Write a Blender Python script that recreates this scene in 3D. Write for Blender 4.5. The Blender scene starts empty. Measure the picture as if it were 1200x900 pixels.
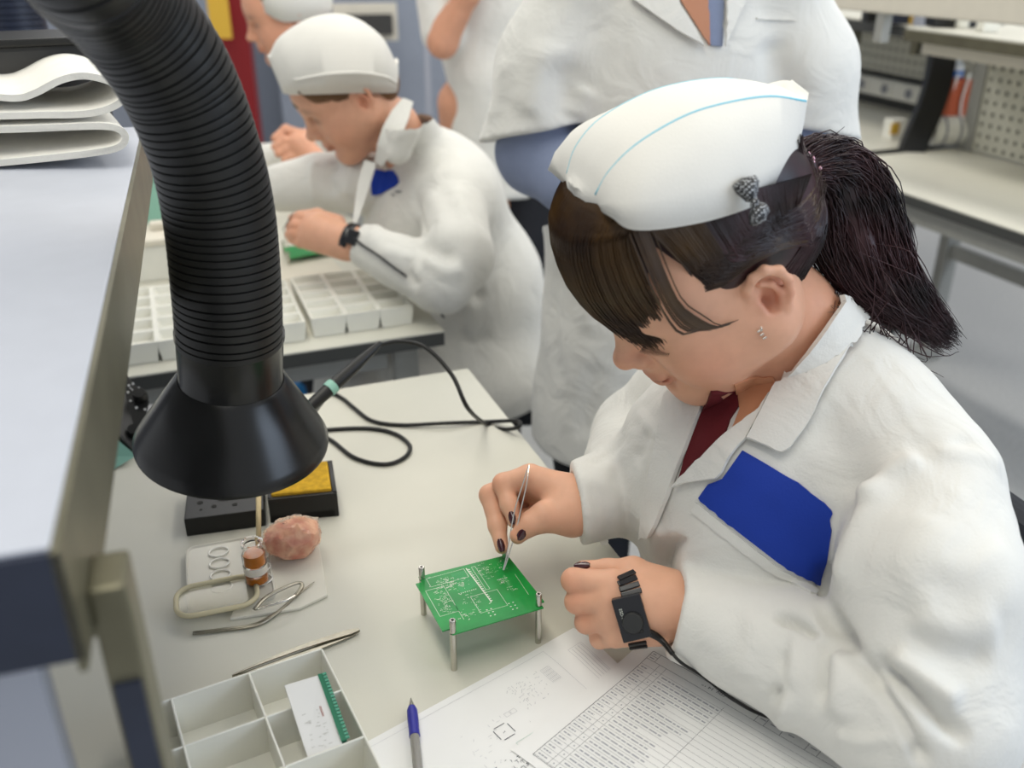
import bpy, bmesh, math, random
import numpy as np
from mathutils import Vector, Matrix
from mathutils.bvhtree import BVHTree
random.seed(7); rng = np.random.default_rng(7)
SC = bpy.context.scene
COL = SC.collection
R = math.radians

# ---------------------------------------------------------------- camera
CAM_H, PITCH, YAW, FPX = 1.45, R(26.1), R(-21.0), 1100.0
cam_data = bpy.data.cameras.new('camera'); cam = bpy.data.objects.new('camera', cam_data); COL.objects.link(cam)
cam.location = (0, 0, CAM_H); cam.rotation_euler = (math.pi/2 - PITCH, 0, YAW)
cam_data.sensor_width = 36.0; cam_data.lens = 36.0*FPX/1200.0; cam_data.clip_start = 0.02
cam_data.dof.use_dof = True; cam_data.dof.focus_distance = 1.0; cam_data.dof.aperture_fstop = 3.6
SC.camera = cam
# ---------------------------------------------------------------- light
world = bpy.data.worlds.new('world'); SC.world = world; world.use_nodes = True
world.node_tree.nodes['Background'].inputs[0].default_value = (0.93, 0.96, 1.0, 1)
world.node_tree.nodes['Background'].inputs[1].default_value = 0.5
def area(name, loc, target, sx, sy, watts, color):
    l = bpy.data.lights.new(name, 'AREA'); l.shape = 'RECTANGLE'; l.size = sx; l.size_y = sy; l.energy = watts; l.color = color
    o = bpy.data.objects.new(name, l); COL.objects.link(o); o.location = loc
    o.rotation_euler = (Vector(target)-Vector(loc)).to_track_quat('-Z', 'Y').to_euler(); return o
area('ceiling_lamp_or_fill', (-0.15, 1.1, 3.0), (-0.15, 1.1, 0), 0.5, 3.2, 28, (1.0, 0.96, 0.84))
area('ceiling_lamp_or_fill', (1.7, 1.6, 3.0), (1.7, 1.6, 0), 0.5, 3.6, 24, (1.0, 0.96, 0.87))
area('ceiling_lamp_or_fill', (0.8, 4.2, 3.0), (0.8, 4.0, 0), 3.0, 0.6, 32, (1.0, 0.97, 0.92))
area('ceiling_lamp_or_fill', (3.3, 2.2, 3.0), (3.3, 2.2, 0), 0.5, 3.6, 34, (1.0, 0.97, 0.92))  # extra fill row, added to brighten the floor at the back right
area('daylight_window', (3.2, -1.2, 2.0), (0.7, 0.9, 0.9), 2.4, 1.6, 46, (0.66, 0.80, 1.0))
SC.view_settings.view_transform = 'Standard'; SC.view_settings.look = 'None'
SC.view_settings.exposure = 0.28; SC.view_settings.gamma = 1.0; SC.view_settings.use_curve_mapping = False

# ---------------------------------------------------------------- pixel -> place
FW = np.array([-math.sin(YAW)*math.cos(PITCH), math.cos(YAW)*math.cos(PITCH), -math.sin(PITCH)])
RT = np.array([math.cos(YAW), math.sin(YAW), 0.0]); UP = np.cross(RT, FW); CP = np.array([0, 0, CAM_H])
def ray(u, v): return FW + RT*((u-600)/FPX) - UP*((v-450)/FPX)
def D(u, v, d): return CP + ray(u, v)*d                      # point at camera depth d
def Z(u, v, z): r = ray(u, v); return CP + r*((z-CAM_H)/r[2])  # point on the level z
# ---------------------------------------------------------------- materials
def lin(h):
    c = [int(h[i:i+2], 16)/255 for i in (0, 2, 4)]
    return tuple((x/12.92 if x <= 0.04045 else ((x+0.055)/1.055)**2.4) for x in c) + (1,)
def mat(name, color, rough=0.5, metal=0.0, noise=0.0, nscale=30.0, bump=0.0, bscale=200.0, spec=0.5, trans=0.0, sss=0.0, coat=0.0, alpha=1.0, ior=1.45, color2=None, detail=3.0, vcol=None, sheen=0.0, crease=0.0, cscale=16.0):
    m = bpy.data.materials.new(name); m.use_nodes = True; nt = m.node_tree; b = nt.nodes['Principled BSDF']
    c = lin(color); b.inputs['Base Color'].default_value = c; b.inputs['Roughness'].default_value = rough; b.inputs['Metallic'].default_value = metal
    b.inputs['Specular IOR Level'].default_value = spec; b.inputs['Transmission Weight'].default_value = trans; b.inputs['IOR'].default_value = ior
    b.inputs['Coat Weight'].default_value = coat; b.inputs['Alpha'].default_value = alpha
    if sheen: b.inputs['Sheen Weight'].default_value = sheen
    if sss:
        b.inputs['Subsurface Weight'].default_value = sss; b.inputs['Subsurface Radius'].default_value = (1.0, 0.35, 0.2); b.inputs['Subsurface Scale'].default_value = 0.008
    tc = nt.nodes.new('ShaderNodeTexCoord'); src = None
    if vcol:
        a = nt.nodes.new('ShaderNodeVertexColor'); a.layer_name = vcol; src = a.outputs[0]; nt.links.new(src, b.inputs['Base Color'])
    if noise or color2:
        n = nt.nodes.new('ShaderNodeTexNoise'); n.inputs['Scale'].default_value = nscale; n.inputs['Detail'].default_value = detail
        nt.links.new(tc.outputs['Object'], n.inputs['Vector'])
        mx = nt.nodes.new('ShaderNodeMix'); mx.data_type = 'RGBA'
        k = 1-noise
        mx.inputs[6].default_value = c; mx.inputs[7].default_value = lin(color2) if color2 else (c[0]*k, c[1]*k, c[2]*k, 1)
        rp = nt.nodes.new('ShaderNodeMapRange'); rp.inputs[1].default_value = 0.35; rp.inputs[2].default_value = 0.65
        nt.links.new(n.outputs[0], rp.inputs[0]); nt.links.new(rp.outputs[0], mx.inputs[0])
        if src is not None:
            mx.blend_type = 'MULTIPLY'; nt.links.new(src, mx.inputs[6]); mx.inputs[7].default_value = (k, k, k, 1)
        nt.links.new(mx.outputs[2], b.inputs['Base Color'])
    if bump:
        n2 = nt.nodes.new('ShaderNodeTexNoise'); n2.inputs['Scale'].default_value = bscale; n2.inputs['Detail'].default_value = 2
        nt.links.new(tc.outputs['Object'], n2.inputs['Vector'])
        bp = nt.nodes.new('ShaderNodeBump'); bp.inputs['Strength'].default_value = bump; bp.inputs['Distance'].default_value = 0.002
        nt.links.new(n2.outputs[0], bp.inputs['Height']); nt.links.new(bp.outputs[0], b.inputs['Normal'])
        if crease:
            n3 = nt.nodes.new('ShaderNodeTexNoise'); n3.inputs['Scale'].default_value = cscale; n3.inputs['Detail'].default_value = 3; n3.inputs['Distortion'].default_value = 1.2
            nt.links.new(tc.outputs['Object'], n3.inputs['Vector']); b3 = nt.nodes.new('ShaderNodeBump'); b3.inputs['Strength'].default_value = crease; b3.inputs['Distance'].default_value = 0.012
            nt.links.new(n3.outputs[0], b3.inputs['Height']); nt.links.new(b3.outputs[0], bp.inputs['Normal'])
    return m
MT = {}
MT['bench_top'] = mat('bench_top_laminate', 'd0cec1', 0.42, noise=0.05, nscale=6, bump=0.04, bscale=500)
MT['edge_grey'] = mat('dark_grey_edging', '3f403e', 0.5)
MT['steel_grey'] = mat('grey_painted_steel', '9a9a94', 0.45, noise=0.06)
MT['olive'] = mat('worn_aluminium_profile', '77735f', 0.38, metal=0.55, noise=0.2, nscale=15)
MT['shelf_top'] = mat('shelf_laminate', 'bcc0ca', 0.4, noise=0.03)
MT['navy'] = mat('dark_navy_edging', '2a3040', 0.6, noise=0.15)
MT['panel_grey'] = mat('grey_panel', '9fa2ac', 0.55)
MT['black'] = mat('black_plastic', '141413', 0.42, noise=0.2, bump=0.05, bscale=300)
MT['hose'] = mat('black_ribbed_rubber', '171716', 0.42, noise=0.25, nscale=12)
MT['hood'] = mat('black_gloss_plastic', '141413', 0.26, noise=0.1)
MT['dark_box'] = mat('charcoal_box', '3c3b39', 0.6, noise=0.1)
MT['cloth'] = mat('white_felt_cloth', 'e9e6dc', 0.9, noise=0.04, nscale=40, bump=0.25, bscale=350, sheen=0.3)
MT['white_plastic'] = mat('white_tray_plastic', 'e3e2d8', 0.35, noise=0.02)
MT['cream'] = mat('cream_painted_board', 'd9d3c3', 0.5, noise=0.03)
MT['peg'] = mat('pegboard_paint', 'c3c2b4', 0.5)
MT['floor'] = mat('speckled_floor', 'b9b9b6', 0.35, noise=0.18, nscale=90, detail=8)
MT['wall'] = mat('blue_grey_wall', '8f96a3', 0.6, noise=0.04)
MT['teal'] = mat('teal_green_plastic', '7fae9f', 0.5)
MT['teal_pale'] = mat('pale_teal_board', '8fbfae', 0.5)
MT['chrome'] = mat('polished_steel', 'c9c6bd', 0.22, metal=1.0, noise=0.1, nscale=60)
MT['steel'] = mat('brushed_steel', 'a8a394', 0.32, metal=1.0, noise=0.2, nscale=80)
MT['paper'] = mat('white_paper', 'e6e6e4', 0.75, noise=0.015, nscale=20)
MT['print'] = mat('grey_print', '8b8d92', 0.8)
MT['print_dark'] = mat('dark_print', '5c5f66', 0.8)
MT['sponge'] = mat('yellow_sponge', 'd6a92c', 0.95, noise=0.25, nscale=120, bump=0.6, bscale=500)
MT['pcb'] = mat('green_solder_mask', '0f9440', 0.3, noise=0.22, nscale=45, coat=0.3)
MT['pcb_light'] = mat('green_trace', '2ea05c', 0.35)
MT['pad'] = mat('tinned_pad', 'd8dccf', 0.35, metal=0.4)
MT['clear'] = mat('clear_plastic', 'f3f0e2', 0.12, trans=0.85, ior=1.3, spec=0.4)
MT['milky'] = mat('milky_plastic', 'ebe8dc', 0.3, trans=0.25, ior=1.3)
MT['glass'] = mat('bottle_glass', 'ffffff', 0.02, trans=1.0, ior=1.2)
MT['amber'] = mat('amber_liquid', 'cc7410', 0.2, noise=.2, nscale=60)
MT['wood'] = mat('pale_wood_stick', 'cdb98c', 0.6, noise=0.2, nscale=80)
MT['rosin'] = mat('rosin_crystal', 'cf7f66', 0.3, ior=1.4, color2='f2c4a4', nscale=55, noise=0.1, bump=0.7, bscale=140, coat=0.7)
MT['pen_blue'] = mat('blue_pen_rubber', '2b2c8f', 0.45)
MT['green_chip'] = mat('green_connector', '2d7a5c', 0.5)
MT['print_red'] = mat('red_brown_print', '9a4a3a', 0.8)
MT['red'] = mat('dark_red_paint', '7c1016', 0.5)
MT['yellow'] = mat('yellow_paint', 'd2a83a', 0.6)
MT['orange'] = mat('orange_red_plastic', 'a44a22', 0.6)
MT['blue'] = mat('blue_plastic', '2f6bb0', 0.5)
MT['blue_cover'] = mat('blue_shoe_cover', '2c86c4', 0.35, noise=0.25, nscale=60, bump=0.6, bscale=80)
MT['black_fabric'] = mat('black_seat_fabric', '23252b', 0.8, noise=0.15, bump=0.2)
MT['hole'] = mat('dark_hole', '1e1d1a', 0.8)

# ---------------------------------------------------------------- objects
def tag(o, label=None, cat=None, group=None, kind=None):
    if label: o['label'] = label
    if cat: o['category'] = cat
    if group: o['group'] = group
    if kind: o['kind'] = kind
    return o
def thing(name, loc, label, cat, group=None):
    o = bpy.data.objects.new(name, None); COL.objects.link(o); o.location = loc; o.empty_display_size = 0.05
    return tag(o, label, cat, group)
class MB:
    def __init__(s): s.v = []; s.f = []; s.n = 0
    def add(s, v, f):
        v = np.asarray(v, float).reshape(-1, 3); s.v.append(v)
        s.f += [tuple(i+s.n for i in q) for q in f]; s.n += len(v); return s
    def box(s, c, size, rz=0.0, taper=0.0, axes=None):
        hx, hy, hz = [a/2 for a in size]; t = 1-taper
        p = np.array([(-hx*t, -hy*t, -hz), (hx*t, -hy*t, -hz), (hx*t, hy*t, -hz), (-hx*t, hy*t, -hz), (-hx, -hy, hz), (hx, -hy, hz), (hx, hy, hz), (-hx, hy, hz)])
        if axes is not None: p = p @ np.array(axes)
        elif rz: p = p @ np.array([(math.cos(rz), math.sin(rz), 0), (-math.sin(rz), math.cos(rz), 0), (0, 0, 1)])
        return s.add(p+np.array(c), [(0, 3, 2, 1), (4, 5, 6, 7), (0, 1, 5, 4), (1, 2, 6, 5), (2, 3, 7, 6), (3, 0, 4, 7)])
    def tube(s, pts, r, n=8, cap=True, flat=None, up=None):
        P = np.asarray(pts, float); rr = np.ones(len(P))*np.asarray(r, float); T = np.gradient(P, axis=0); T /= np.linalg.norm(T, axis=1)[:, None]+1e-12
        nrm = np.cross(T[0], (0, 0, 1) if up is None else up)
        if np.linalg.norm(nrm) < 1e-3: nrm = np.cross(T[0], (1, 0, 0))
        rings = []
        for i in range(len(P)):
            nrm = nrm - T[i]*np.dot(nrm, T[i]); nrm /= np.linalg.norm(nrm)+1e-12; bn = np.cross(T[i], nrm)
            a = np.arange(n)*2*math.pi/n
            rings.append(P[i]+rr[i]*(np.cos(a)[:, None]*nrm+np.sin(a)[:, None]*bn*(1 if flat is None else flat)))
        return s.loft(rings, closed=True, cap=cap)
    def loft(s, rings, closed=True, cap=True):
        n = len(rings[0]); m = len(rings); f = []
        for i in range(m-1):
            for j in range(n if closed else n-1):
                k = (j+1) % n; f.append((i*n+j, i*n+k, (i+1)*n+k, (i+1)*n+j))
        if cap and closed: f.append(tuple(range(n-1, -1, -1))); f.append(tuple((m-1)*n+j for j in range(n)))
        return s.add(np.concatenate([np.asarray(r, float) for r in rings]), f)
    def lathe(s, prof, o, axis=(0, 0, 1), n=32, cap=True):
        ax = np.array(axis, float); ax /= np.linalg.norm(ax); e = np.cross(ax, (0.3, 1, 0.1)); e /= np.linalg.norm(e); g = np.cross(ax, e)
        a = np.arange(n)*2*math.pi/n; ring = np.cos(a)[:, None]*e+np.sin(a)[:, None]*g
        return s.loft([np.array(o)+ax*h+ring*r for r, h in prof], cap=cap)
    def prism(s, poly, h, o=(0, 0, 0), ex=(1, 0, 0), ey=(0, 1, 0), ez=(0, 0, 1)):
        ex, ey, ez, o = [np.array(a, float) for a in (ex, ey, ez, o)]
        lo = [o+ex*x+ey*y for x, y in poly]; hi = [p+ez*h for p in lo]
        return s.loft([lo, hi])
    def arr(s): return np.concatenate(s.v), s.f
    def build(s, name, m, parent=None, smooth=False, bevel=0.0, seg=2, auto=None):
        return build(name, *s.arr(), m, parent, smooth, bevel, seg, auto)
def build(name, v, f, m, parent=None, smooth=False, bevel=0.0, seg=2, auto=None):
    me = bpy.data.meshes.new(name)
    if isinstance(f, np.ndarray) and len(f):
        me.vertices.add(len(v)); me.vertices.foreach_set('co', np.asarray(v, np.float32).ravel())
        k = f.shape[1]; me.loops.add(f.size); me.loops.foreach_set('vertex_index', f.astype(np.int32).ravel())
        me.polygons.add(len(f)); me.polygons.foreach_set('loop_start', np.arange(0, f.size, k, dtype=np.int32)); me.update(calc_edges=True); me.validate()
    else:
        me.from_pydata([tuple(p) for p in v], [], f); me.update()
    if bevel:
        bm = bmesh.new(); bm.from_mesh(me)
        bmesh.ops.recalc_face_normals(bm, faces=bm.faces)
        es = [e for e in bm.edges if len(e.link_faces) == 2 and e.calc_face_angle(0) > 0.6]
        bmesh.ops.bevel(bm, geom=es, offset=bevel, segments=seg, profile=0.6, affect='EDGES', clamp_overlap=True); bm.to_mesh(me); bm.free(); me.update()
    if m is not None: me.materials.append(m)
    if smooth:
        me.polygons.foreach_set('use_smooth', [True]*len(me.polygons))
        if auto: me.set_sharp_from_angle(angle=auto)
    o = bpy.data.objects.new(name, me); COL.objects.link(o)
    if parent is not None:
        o.parent = parent
        if parent.type == 'EMPTY': o.matrix_parent_inverse = Matrix.Translation(-Vector(parent.location))
    return o
def copy_tree(o, off, label=None, parent=None):
    c = o.copy(); COL.objects.link(c)
    if parent is not None: c.parent = parent
    else: c.location = Vector(o.location)+Vector(off)
    if label: c['label'] = label
    for ch in list(o.children): copy_tree(ch, off, None, c)
    return c
def cr(pts, n=8):                                            # smooth curve through points
    P = np.asarray(pts, float); Q = np.vstack([2*P[0]-P[1], P, 2*P[-1]-P[-2]]); out = []
    for i in range(1, len(Q)-2):
        t = np.linspace(0, 1, n, endpoint=False)[:, None]; a, b, c, d = Q[i-1], Q[i], Q[i+1], Q[i+2]
        out.append(0.5*((2*b)+(c-a)*t+(2*a-5*b+4*c-d)*t*t+(3*b-a-3*c+d)*t**3))
    out.append(P[-1:]); return np.concatenate(out)

# ================================================================ the setting
tag(MB().box((1.2, 2.6, -0.05), (6.0, 8.4, 0.1)).build('floor', MT['floor']), kind='structure')
tag(MB().box((1.2, 6.45, 1.5), (6.0, 0.1, 3.2)).build('wall_back', MT['wall']), kind='structure')
tag(MB().box((4.25, 2.6, 1.5), (0.1, 8.4, 3.2)).build('wall_right', MT['wall']), kind='structure')
tag(MB().box((1.2, 6.385, 0.06), (5.9, 0.02, 0.12)).build('baseboard_back', MT['panel_grey']), kind='structure')

# ================================================================ near workbench
TZ = 0.75
def bench(x0, x1, y0, y1, label, group=None):
    t = thing('workbench', ((x0+x1)/2, (y0+y1)/2, 0), label, 'workbench', group)
    MB().box(((x0+x1)/2, (y0+y1)/2, TZ-0.0015), (x1-x0, y1-y0, 0.003)).build('worktop_laminate', MT['bench_top'], t)
    MB().box(((x0+x1)/2, (y0+y1)/2, TZ-0.0165), (x1-x0, y1-y0, 0.027)).build('worktop_edge', MT['edge_grey'], t)
    for x in (x0+0.08, x1-0.06):
        for y in (y0+0.08, y1-0.08):
            MB().box((x, y, (TZ-0.03)/2), (0.05, 0.03, TZ-0.03)).build('leg', MT['steel_grey'], t, bevel=0.004)
    for y in (y0+.08, y1-.08): MB().box(((x0+x1)/2, y, TZ-0.06), (x1-x0-0.2, 0.03, 0.06)).build('apron', MT['steel_grey'], t)
    return t
bench(-0.50, 0.462, 0.25, 1.42, 'light grey topped workbench with a green circuit board and papers on it')
bench(-0.55, 0.474, 1.597, 2.80, 'second light grey workbench behind the first one, holding white sorting trays')

# raised shelf of the near bench, at the left
SH = thing('raised_shelf', (-0.2, 0.9, TZ), 'pale raised bench shelf with navy end and olive metal edge, at far left', 'shelf')
sa = np.array((-0.066, 0.392)); sb = np.array((0.0, 1.411)); ex = (sb-sa)/np.linalg.norm(sb-sa); nx = np.array((ex[1], -ex[0]))
Lsh = np.linalg.norm(sb-sa)
def shp(along, out): p = sa+ex*along+nx*out; return (p[0], p[1])
def shbox(mb, a0, a1, o0, o1, z0, z1):
    p = [shp(a0, o0), shp(a1, o0), shp(a1, o1), shp(a0, o1)]
    mb.loft([[(x, y, z0) for x, y in p], [(x, y, z1) for x, y in p]]); return mb
shbox(MB(), 0.004, Lsh, -0.55, -0.004, 1.193, 1.2).build('shelf_board', MT['shelf_top'], SH, bevel=0.001)
shbox(MB(), 0.004, Lsh, -0.55, -0.004, 1.137, 1.193).build('shelf_core', MT['panel_grey'], SH)
shbox(MB(), 0.0, 0.004, -0.55, 0.0, 1.137, 1.198).build('end_edging', MT['navy'], SH)
shbox(MB(), 0.0, Lsh, -0.004, 0.0, 1.13, 1.199).build('edge_profile', MT['olive'], SH)
shbox(MB(), 0.03, 0.05, -0.55, -0.03, 0.75, 1.137).build('end_panel', MT['panel_grey'], SH)
shbox(MB(), Lsh-0.05, Lsh-0.03, -0.55, -0.3, 0.75, 1.137).build('end_panel', MT['panel_grey'], SH)
pc = D(134, 700, 0.49)
zt = D(131, 655, 0.49)[2]
MB().box((pc[0], pc[1], (TZ+zt)/2), (0.019, 0.034, zt-TZ), rz=R(-4)).build('upright_post', MT['olive'], SH, bevel=0.003)
MB().box((pc[0]-0.001, pc[1]-0.0185, (TZ+zt-0.06)/2), (0.014, 0.004, zt-0.06-TZ), rz=R(-4)).build('upright_insert', MT['navy'], SH)
MB().box((pc[0]-0.02, pc[1]+0.015, zt-0.03), (0.04, 0.02, 0.03), rz=R(-4)).build('post_bracket', MT['olive'], SH, bevel=0.003)

# folded cloths on the shelf
def folded(outline_px, depth_px, name, label, th):
    """a sheet folded over: outline runs as (u, v) at the near end; extruded to the far side"""
    P = cr([D(u, v, dd) for u, v, dd in outline_px], 8)
    T = np.gradient(P, axis=0); T /= np.linalg.norm(T, axis=1)[:, None]; back = np.array([nx[0]*-0.2+ex[0], nx[1]*-0.2+ex[1], 0.0]); back /= np.linalg.norm(back)
    N = np.cross(T, back); N /= np.linalg.norm(N, axis=1)[:, None]
    ring = np.concatenate([P+N*th/2, (P-N*th/2)[::-1]])
    rings = [ring+back*k for k in np.linspace(0, depth_px, 6)]
    for i, r_ in enumerate(rings): r_ += rng.normal(0, 0.0005, 3)
    return tag(MB().loft(rings).build(name, MT['cloth'], None, smooth=True, auto=R(50)), label, 'cloth', None)
d0 = 1.06
folded([(-140, 199, d0), (-40, 194, d0), (40, 187, d0), (110, 179, d0), (140, 172, d0), (147, 160, d0), (138, 151, d0), (118, 148, d0), (80, 149, d0), (30, 151, d0), (-40, 153, d0), (-140, 156, d0)], 0.19,
       'folded_cloth', 'lower folded white felt cloth lying flat on the pale shelf', 0.0075)
folded([(-140, 139, d0), (-40, 136, d0), (40, 134, d0), (105, 132, d0), (139, 121, d0), (143, 108, d0), (130, 95, d0), (100, 88, d0), (72, 93, d0), (42, 108, d0), (18, 114, d0), (-30, 110, d0), (-140, 104, d0)], 0.19,
       'folded_cloth', 'upper white felt cloth rolled into a round fold on the lower cloth', 0.0075)
# charcoal box behind the cloths
bx = thing('equipment_case', (-0.42, 1.46, 1.2), 'charcoal equipment case at the far end of the shelf behind the cloths', 'case')
MB().box((-0.29, 1.445, 1.2555), (0.5, 0.10, 0.109), rz=R(3)).build('case_body', MT['dark_box'], bx, bevel=0.006)
MB().box((-0.29, 1.445, 1.315), (0.51, 0.12, 0.010), rz=R(3)).build('case_lid', MT['black'], bx, bevel=0.003)

# ================================================================ fume extraction arms
def fume_hose(mb, axis, rad, pitch):
    P = cr(axis, 14); seg = np.linalg.norm(np.diff(P, axis=0), axis=1); s = np.concatenate([[0], np.cumsum(seg)]); n = int(s[-1]/pitch)
    rad = np.interp(np.linspace(0, 1, len(P)), np.linspace(0, 1, len(np.atleast_1d(rad))), np.atleast_1d(rad))
    ts, rs = [], []
    j = rng.normal(0, 0.22, n+1)
    for k in range(n):
        a, b = k+j[k]*.6, k+1+j[k+1]*.6; w = b-a
        for fr, dr in ((0.0, -0.0024), (0.09, -0.0024), (0.13, 0.0), (0.50, 0.0002), (0.90, 0.0), (0.95, -0.0024)):
            t = (a+fr*w)*pitch; ts.append(t); rs.append(np.interp(t, s, rad)+dr)
    ts = np.array(ts); Q = np.stack([np.interp(ts, s, P[:, i]) for i in range(3)], 1)
    # smooth tangents
    T = np.stack([np.interp(ts, s, np.gradient(P[:, i], s)) for i in range(3)], 1); T /= np.linalg.norm(T, axis=1)[:, None]
    nrm = np.cross(T[0], (0.2, 0.3, 1)); rings = []
    a = np.arange(56)*2*math.pi/56
    for i in range(len(Q)):
        nrm = nrm-T[i]*np.dot(nrm, T[i]); nrm /= np.linalg.norm(nrm); b = np.cross(T[i], nrm)
        rings.append(Q[i]+rs[i]*(np.cos(a)[:, None]*nrm+np.sin(a)[:, None]*b))
    mb.loft(rings); return mb
ax_px = [(60, -90, .60), (100, -40, .655), (146, 8, .71), (202, 85, .765), (238, 170, .81), (257, 250, .85), (266, 340, .887), (269.5, 405, .918)]
fa = thing('fume_extractor_arm', D(273, 512, .985), 'black ribbed fume extraction hose ending in a cone hood above the bench', 'fume extractor')
fume_hose(MB(), [(-.42, 1.02, 3.0), (-.42, 1.0, 2.4), (-.40, .93, 1.95), (-.28, .82, 1.70), (-.15, .75, 1.57)]+[D(*a) for a in ax_px], [.046]*5+[.046, .0462, .0465, .0476, .0474, .0495, .0505, .0505], 0.0080).build('ribbed_hose', MT['hose'], fa, smooth=True, auto=R(28))
p0 = D(269.3, 388, .918); p1 = D(273, 512, .985); hax = p1-p0; hl = np.linalg.norm(hax)
awayv = np.array([FW[0], FW[1], 0]); awayv /= np.linalg.norm(awayv)
print('hood axis', hax/hl, hl)
MB().lathe([(0.0495, 0.0), (0.0525, 0.0), (0.0525, 0.006), (0.0512, 0.010), (0.0508, hl*0.40), (0.052, hl*0.43), (0.052, hl*0.45)], p0, hax, 56).build('collar', MT['hood'], fa, smooth=True, auto=R(35))
MB().lathe([(0.052, hl*0.42), (0.056, hl*0.45), (0.074, hl*0.68), (0.0935, hl*0.93), (0.0985, hl*1.0), (0.0985, hl*1.03), (0.0960, hl*1.03), (0.0955, hl*1.0), (0.088, hl*0.90), (0.05, hl*0.5)], p0, hax, 64, cap=False).build('cone_hood', MT['hood'], fa, smooth=True, auto=R(40))
fb = thing('fume_extractor_arm', D(15, 20, 1.9), 'dark blue ribbed extraction hose standing in the top left corner', 'fume extractor')
MT['hose_blue'] = mat('blue_black_ribbed_rubber', '232a3c', 0.4, noise=0.2)
q0 = D(24, 60, 1.75)
fume_hose(MB(), [q0+np.array((0, 0, -0.02)), q0+np.array((0.0, 0, 0.1)), q0+np.array((-0.0, 0, 0.22)), q0+np.array((-0.03, 0.02, 0.5)), q0+np.array((-0.06, 0.05, 1.9))], 0.055, 0.011).build('ribbed_hose', MT['hose_blue'], fb, smooth=True, auto=R(28))
MB().lathe([(0.056, 0), (0.056, 0.08), (0.05, 0.085)], q0+np.array((0, 0, -0.1)), (0, 0, 1), 32).build('collar', MT['hood'], fb, smooth=True, auto=R(35))

# ================================================================ things on the near bench
# soldering station (behind the hood, at the shelf)
ss = thing('soldering_station', D(145, 500, 1.36), 'black soldering station with white dial marks and a teal base, beside the hood', 'soldering station')
c0 = Z(160, 540, TZ)
fx = np.array((0.55, -0.83, 0)); fx /= np.linalg.norm(fx); sx_ = np.array((0.83, 0.55, 0)); sx_ /= np.linalg.norm(sx_)
front = [D(140, 428, 1.46), D(176, 470, 1.43), D(166, 527, 1.38), D(158, 533, 1.375), D(134, 505, 1.37), D(126, 470, 1.42)]
bkv = np.array((-0.10, 0.05, 0.0))
MB().loft([front, [p+bkv for p in front]]).build('station_face', MT['black'], ss, bevel=0.003)
base = [Z(125, 505, .79), Z(160, 534, .76), Z(128, 553, TZ), Z(60, 553, TZ)]
MB().loft([[*base], [p+np.array((-0.1, 0.1, 0.04)) for p in base]]).build('station_base', MT['teal'], ss)
fn = np.cross(front[1]-front[0], front[3]-front[0]); fn /= np.linalg.norm(fn)
if np.dot(fn, FW) > 0: fn = -fn
f0, f1, f3 = front[0], front[1], front[3]
for u, v, s_ in [(151, 452, 1.2), (156, 450, 1.2), (150, 460, 1.3), (163, 455, 1.2), (153, 470, 1.3), (160, 478, 1.4), (170, 480, 1.2), (143, 491, 1), (147, 497, 1.3), (153, 455, .8), (155, 457, .8)]:
    r_ = ray(u, v); t_ = np.dot(f0-CP, fn)/np.dot(r_, fn); MB().lathe([(0.0014*s_, 0), (0.0014*s_, 0.0012)], CP+r_*t_, fn, 8).build('dial_mark', MT['paper'], ss)
for u, v in ((165, 466), (159, 508)):
    r_ = ray(u, v); t_ = np.dot(f0-CP, fn)/np.dot(r_, fn); MB().lathe([(0.011, -0.002), (0.011, 0.006), (0.009, 0.014)], CP+r_*t_, fn, 20).build('dial_knob', MT['black'], ss, smooth=True, auto=R(40))

# soldering iron resting behind the hood, and its cable
si = thing('soldering_iron', D(400, 440, 1.25), 'black soldering iron with a teal ring, its cable looping over the bench', 'soldering iron')
a0 = D(366, 474, 1.26); a1 = D(446, 402, 1.33); dv = (a1-a0)
MB().tube([a0-dv*0.25, a0, a0+dv*0.22], [0.004, 0.0085, 0.0095], 14).build('heater_sleeve', MT['black'], si, smooth=True, auto=R(40))
MB().tube([a0+dv*0.22, a0+dv*0.30], [0.0105, 0.0105], 16).build('teal_ring', MT['teal_pale'], si, smooth=True, auto=R(40))
MB().tube([a0+dv*0.30, a0+dv*0.62, a0+dv*0.85, a1], [0.0095, 0.0085, 0.006, 0.004], 14).build('handle', MT['black'], si, smooth=True, auto=R(40))
cz = 0.7535
cab = cr([a1-dv*0.03, D(470, 400, 1.34), D(500, 408, 1.34), D(530, 440, 1.33), D(548, 478, 1.33), Z(570, 497, cz), Z(592, 503, cz), D(608, 500, 1.415), D(606, 493.5, 1.43), Z(575, 494, cz), Z(520, 496, cz+.004), Z(470, 498, cz), Z(436, 493, cz), Z(415, 478, cz), Z(400, 466, cz), Z(384, 462, cz), Z(350, 480, cz), Z(345, 510, cz), Z(380, 504, cz), Z(430, 502, cz), Z(462, 508, cz), Z(480, 522, cz), Z(474, 536, cz), Z(450, 544, cz), Z(415, 536, cz), Z(385, 514, cz), Z(350, 500, cz+.006), Z(250, 480, cz), Z(170, 500, cz)], 8)
MB().tube(cab, 0.0032, 8).build('cable', MT['black'], si, smooth=True)
MT['smoke'] = mat('smoky_plastic', '8a8d86', 0.3, trans=0.5, ior=1.2)
hb = thing('iron_holder', Z(345, 500, TZ), 'smoky grey spring holder cradling the soldering iron behind the hood', 'iron holder')
MB().tube([a0-dv*0.55+np.array((-.012, 0, -.02)), a0-dv*0.2+np.array((-.012, 0, -.02)), a0+dv*0.30+np.array((-.014, 0.01, -.02))], [0.008, 0.012, 0.006], 16).build('holder_sleeve', MT['smoke'], hb, smooth=True, auto=R(40))
bb_ = a0-dv*0.2
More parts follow.
